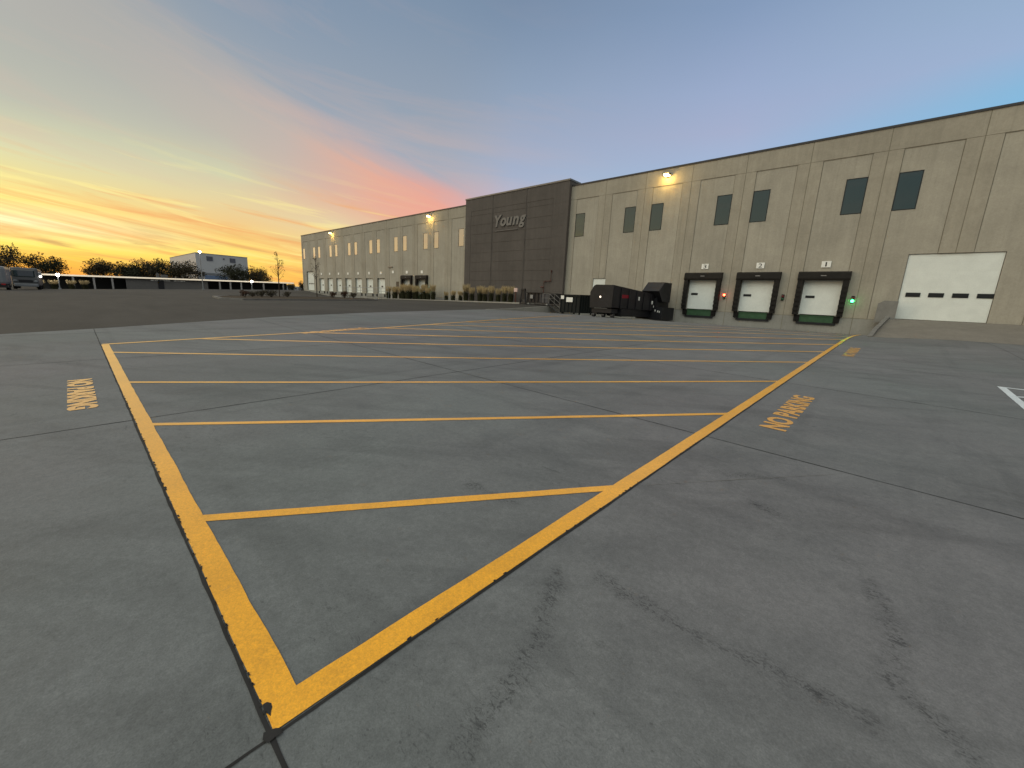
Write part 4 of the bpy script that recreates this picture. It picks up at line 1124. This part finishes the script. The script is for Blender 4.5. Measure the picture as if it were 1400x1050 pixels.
# the diagonal rose-grey cloud band that sinks toward the warehouse roof
t2_ = w.math('ADD', w.math('ADD', el0, w.math('MULTIPLY', phi0, .38)), w.math('ADD', w.math('MULTIPLY', wob, 3.0), w.math('MULTIPLY', w.math('SUBTRACT', w.noise(w.comb(w.math('MULTIPLY', phi0, .06), w.math('MULTIPLY', w.math('ADD', el0, w.math('MULTIPLY', phi0, .36)), .45), 31.), 1.0, 6, .6, .5), .5), 5.0)))
nb = w.noise(w.comb(w.math('MULTIPLY', phi0, .05), w.math('MULTIPLY', t2_, .55), 21.), 1.0, 5, .6, .4)
above = w.math('MULTIPLY', w.rng(t2_, 24.0, 29.5, 0, 1, True), w.math('MULTIPLY', w.rng(phi0, 46, 36), w.rng(phi0, 2, 22)))
sky = w.mix(w.math('MULTIPLY', above, .8), sky, w.ramp(w.rng(el0, 12, 32), [(0, lin(168, 172, 186)), (.45, lin(146, 158, 174)), (1, lin(122, 142, 166))]))
band = w.math('MULTIPLY', w.math('MULTIPLY', w.rng(t2_, 17.0, 23.0, 0, 1, True), w.rng(t2_, 29.5, 24.0, 0, 1, True)), w.math('MULTIPLY', w.rng(phi0, -10, 25, .3, 1), w.rng(phi0, 47, 39)))
band = w.math('MULTIPLY', band, w.rng(nb, .25, .6, .55, .95))
sky = w.mix(w.math('MULTIPLY', band, .9), sky, w.ramp(w.rng(phi0, 5, 38), [(0, lin(182, 174, 164)), (.42, lin(196, 176, 166)), (.7, lin(228, 168, 146)), (1, lin(240, 158, 138))]))
# drawn-out cloud streaks low over the sunset: darker orange bars and thin bright gaps
tilt = w.math('ADD', el0, w.math('MULTIPLY', phi0, .115))
n1 = w.noise(w.comb(w.math('MULTIPLY', phi0, .045), w.math('MULTIPLY', tilt, .62), 2.0), 1.0, 7, .62, .9)
n2 = w.noise(w.comb(w.math('MULTIPLY', phi0, .07), w.math('MULTIPLY', tilt, 1.1), 7.0), 1.0, 6, .6, .7)
n3 = w.noise(w.comb(w.math('MULTIPLY', phi0, .03), w.math('MULTIPLY', tilt, .22), 12.), 1.0, 6, .6, .6)
zone = w.math('MULTIPLY', w.rng(el0, 15, 6.5, 0, 1, True), w.math('MULTIPLY', w.rng(phi0, 40, 26), w.rng(phi0, -70, -40)))
sky = w.mix(w.math('MULTIPLY', w.rng(n1, .48, .66), w.math('MULTIPLY', zone, .85)), sky, lin(238, 160, 92))
low = w.math('MULTIPLY', w.rng(el0, 6.5, 3.5), w.rng(el0, .4, 1.4))
sky = w.mix(w.math('MULTIPLY', w.math('MULTIPLY', w.rng(n2, .54, .68), zone), w.math('MULTIPLY', low, .75)), sky, lin(188, 142, 96))
sky = w.mix(w.math('MULTIPLY', w.math('MULTIPLY', w.rng(n2, .46, .34), zone), .55), sky, lin(255, 240, 150))
veil = w.math('MULTIPLY', w.rng(el0, 6, 12), w.rng(el0, 34, 22))
sky = w.mix(w.math('MULTIPLY', w.math('MULTIPLY', w.rng(n3, .50, .68), veil), w.math('MULTIPLY', w.rng(phi0, 62, 30), .30)), sky, lin(214, 176, 160))
# unseen sky behind the camera and overhead, brightened to add light on the wall
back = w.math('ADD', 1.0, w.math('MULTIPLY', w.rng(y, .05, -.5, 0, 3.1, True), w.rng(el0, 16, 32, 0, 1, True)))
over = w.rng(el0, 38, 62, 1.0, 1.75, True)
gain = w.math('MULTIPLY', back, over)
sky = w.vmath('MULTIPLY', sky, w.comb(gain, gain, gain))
nis = w.node('ShaderNodeTexSky', sky_type='NISHITA'); nis.sun_disc = False
SUN_EL, SUN_PHI = 13, -33            # degrees above the horizon; degrees from -x toward +y
sa = R(SUN_PHI)
sdir = Vector((-math.cos(sa)*math.cos(R(SUN_EL)), math.sin(sa)*math.cos(R(SUN_EL)), math.sin(R(SUN_EL))))
nis.sun_elevation = R(1.0); nis.sun_rotation = math.atan2(sdir.x, sdir.y)
nis.altitude = 200
bg2 = w.node('ShaderNodeBackground'); w.put(bg2.inputs['Color'], nis.outputs[0]); bg2.inputs['Strength'].default_value = .05
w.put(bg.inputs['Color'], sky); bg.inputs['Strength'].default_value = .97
add = w.node('ShaderNodeAddShader'); w.l.new(bg.outputs[0], add.inputs[0]); w.l.new(bg2.outputs[0], add.inputs[1])
w.l.new(add.outputs[0], world.node_tree.nodes['World Output'].inputs['Surface'])
world.cycles.sampling_method = 'MANUAL'; world.cycles.sample_map_resolution = 512

sd = bpy.data.lights.new('sun', 'SUN'); sd.energy = .42; sd.angle = R(32); sd.color = (1, .76, .50)
so = bpy.data.objects.new('sun', sd); C.objects.link(so); so.rotation_euler = sdir.to_track_quat('Z', 'Y').to_euler()

f_px, pitch, roll, yaw = 551.0, 0.20349467684935704, 0.05027556925450755, 0.7433222478870926
F = Vector((-math.sin(yaw)*math.cos(pitch), math.cos(yaw)*math.cos(pitch), -math.sin(pitch)))
Rt = Vector((math.cos(yaw), math.sin(yaw), 0)); U = Rt.cross(F)
R2 = math.cos(roll)*Rt + math.sin(roll)*U; U2 = -math.sin(roll)*Rt + math.cos(roll)*U
cam = bpy.data.cameras.new('camera'); cam.sensor_width = 36; cam.sensor_fit = 'HORIZONTAL'; cam.lens = 36*f_px/1400
cam.clip_start = .05; cam.clip_end = 4000
co = bpy.data.objects.new('camera', cam); C.objects.link(co)
co.matrix_world = Matrix(((R2.x, U2.x, -F.x, 0), (R2.y, U2.y, -F.y, 0), (R2.z, U2.z, -F.z, 0), (0, 0, 0, 1)))
sc = bpy.context.scene; sc.camera = co
sc.view_settings.view_transform = 'Standard'; sc.view_settings.look = 'None'; sc.view_settings.exposure = 0; sc.view_settings.gamma = 1
sc.render.resolution_x = 1024; sc.render.resolution_y = 768
sc.cycles.max_bounces = 6; sc.cycles.use_denoising = True
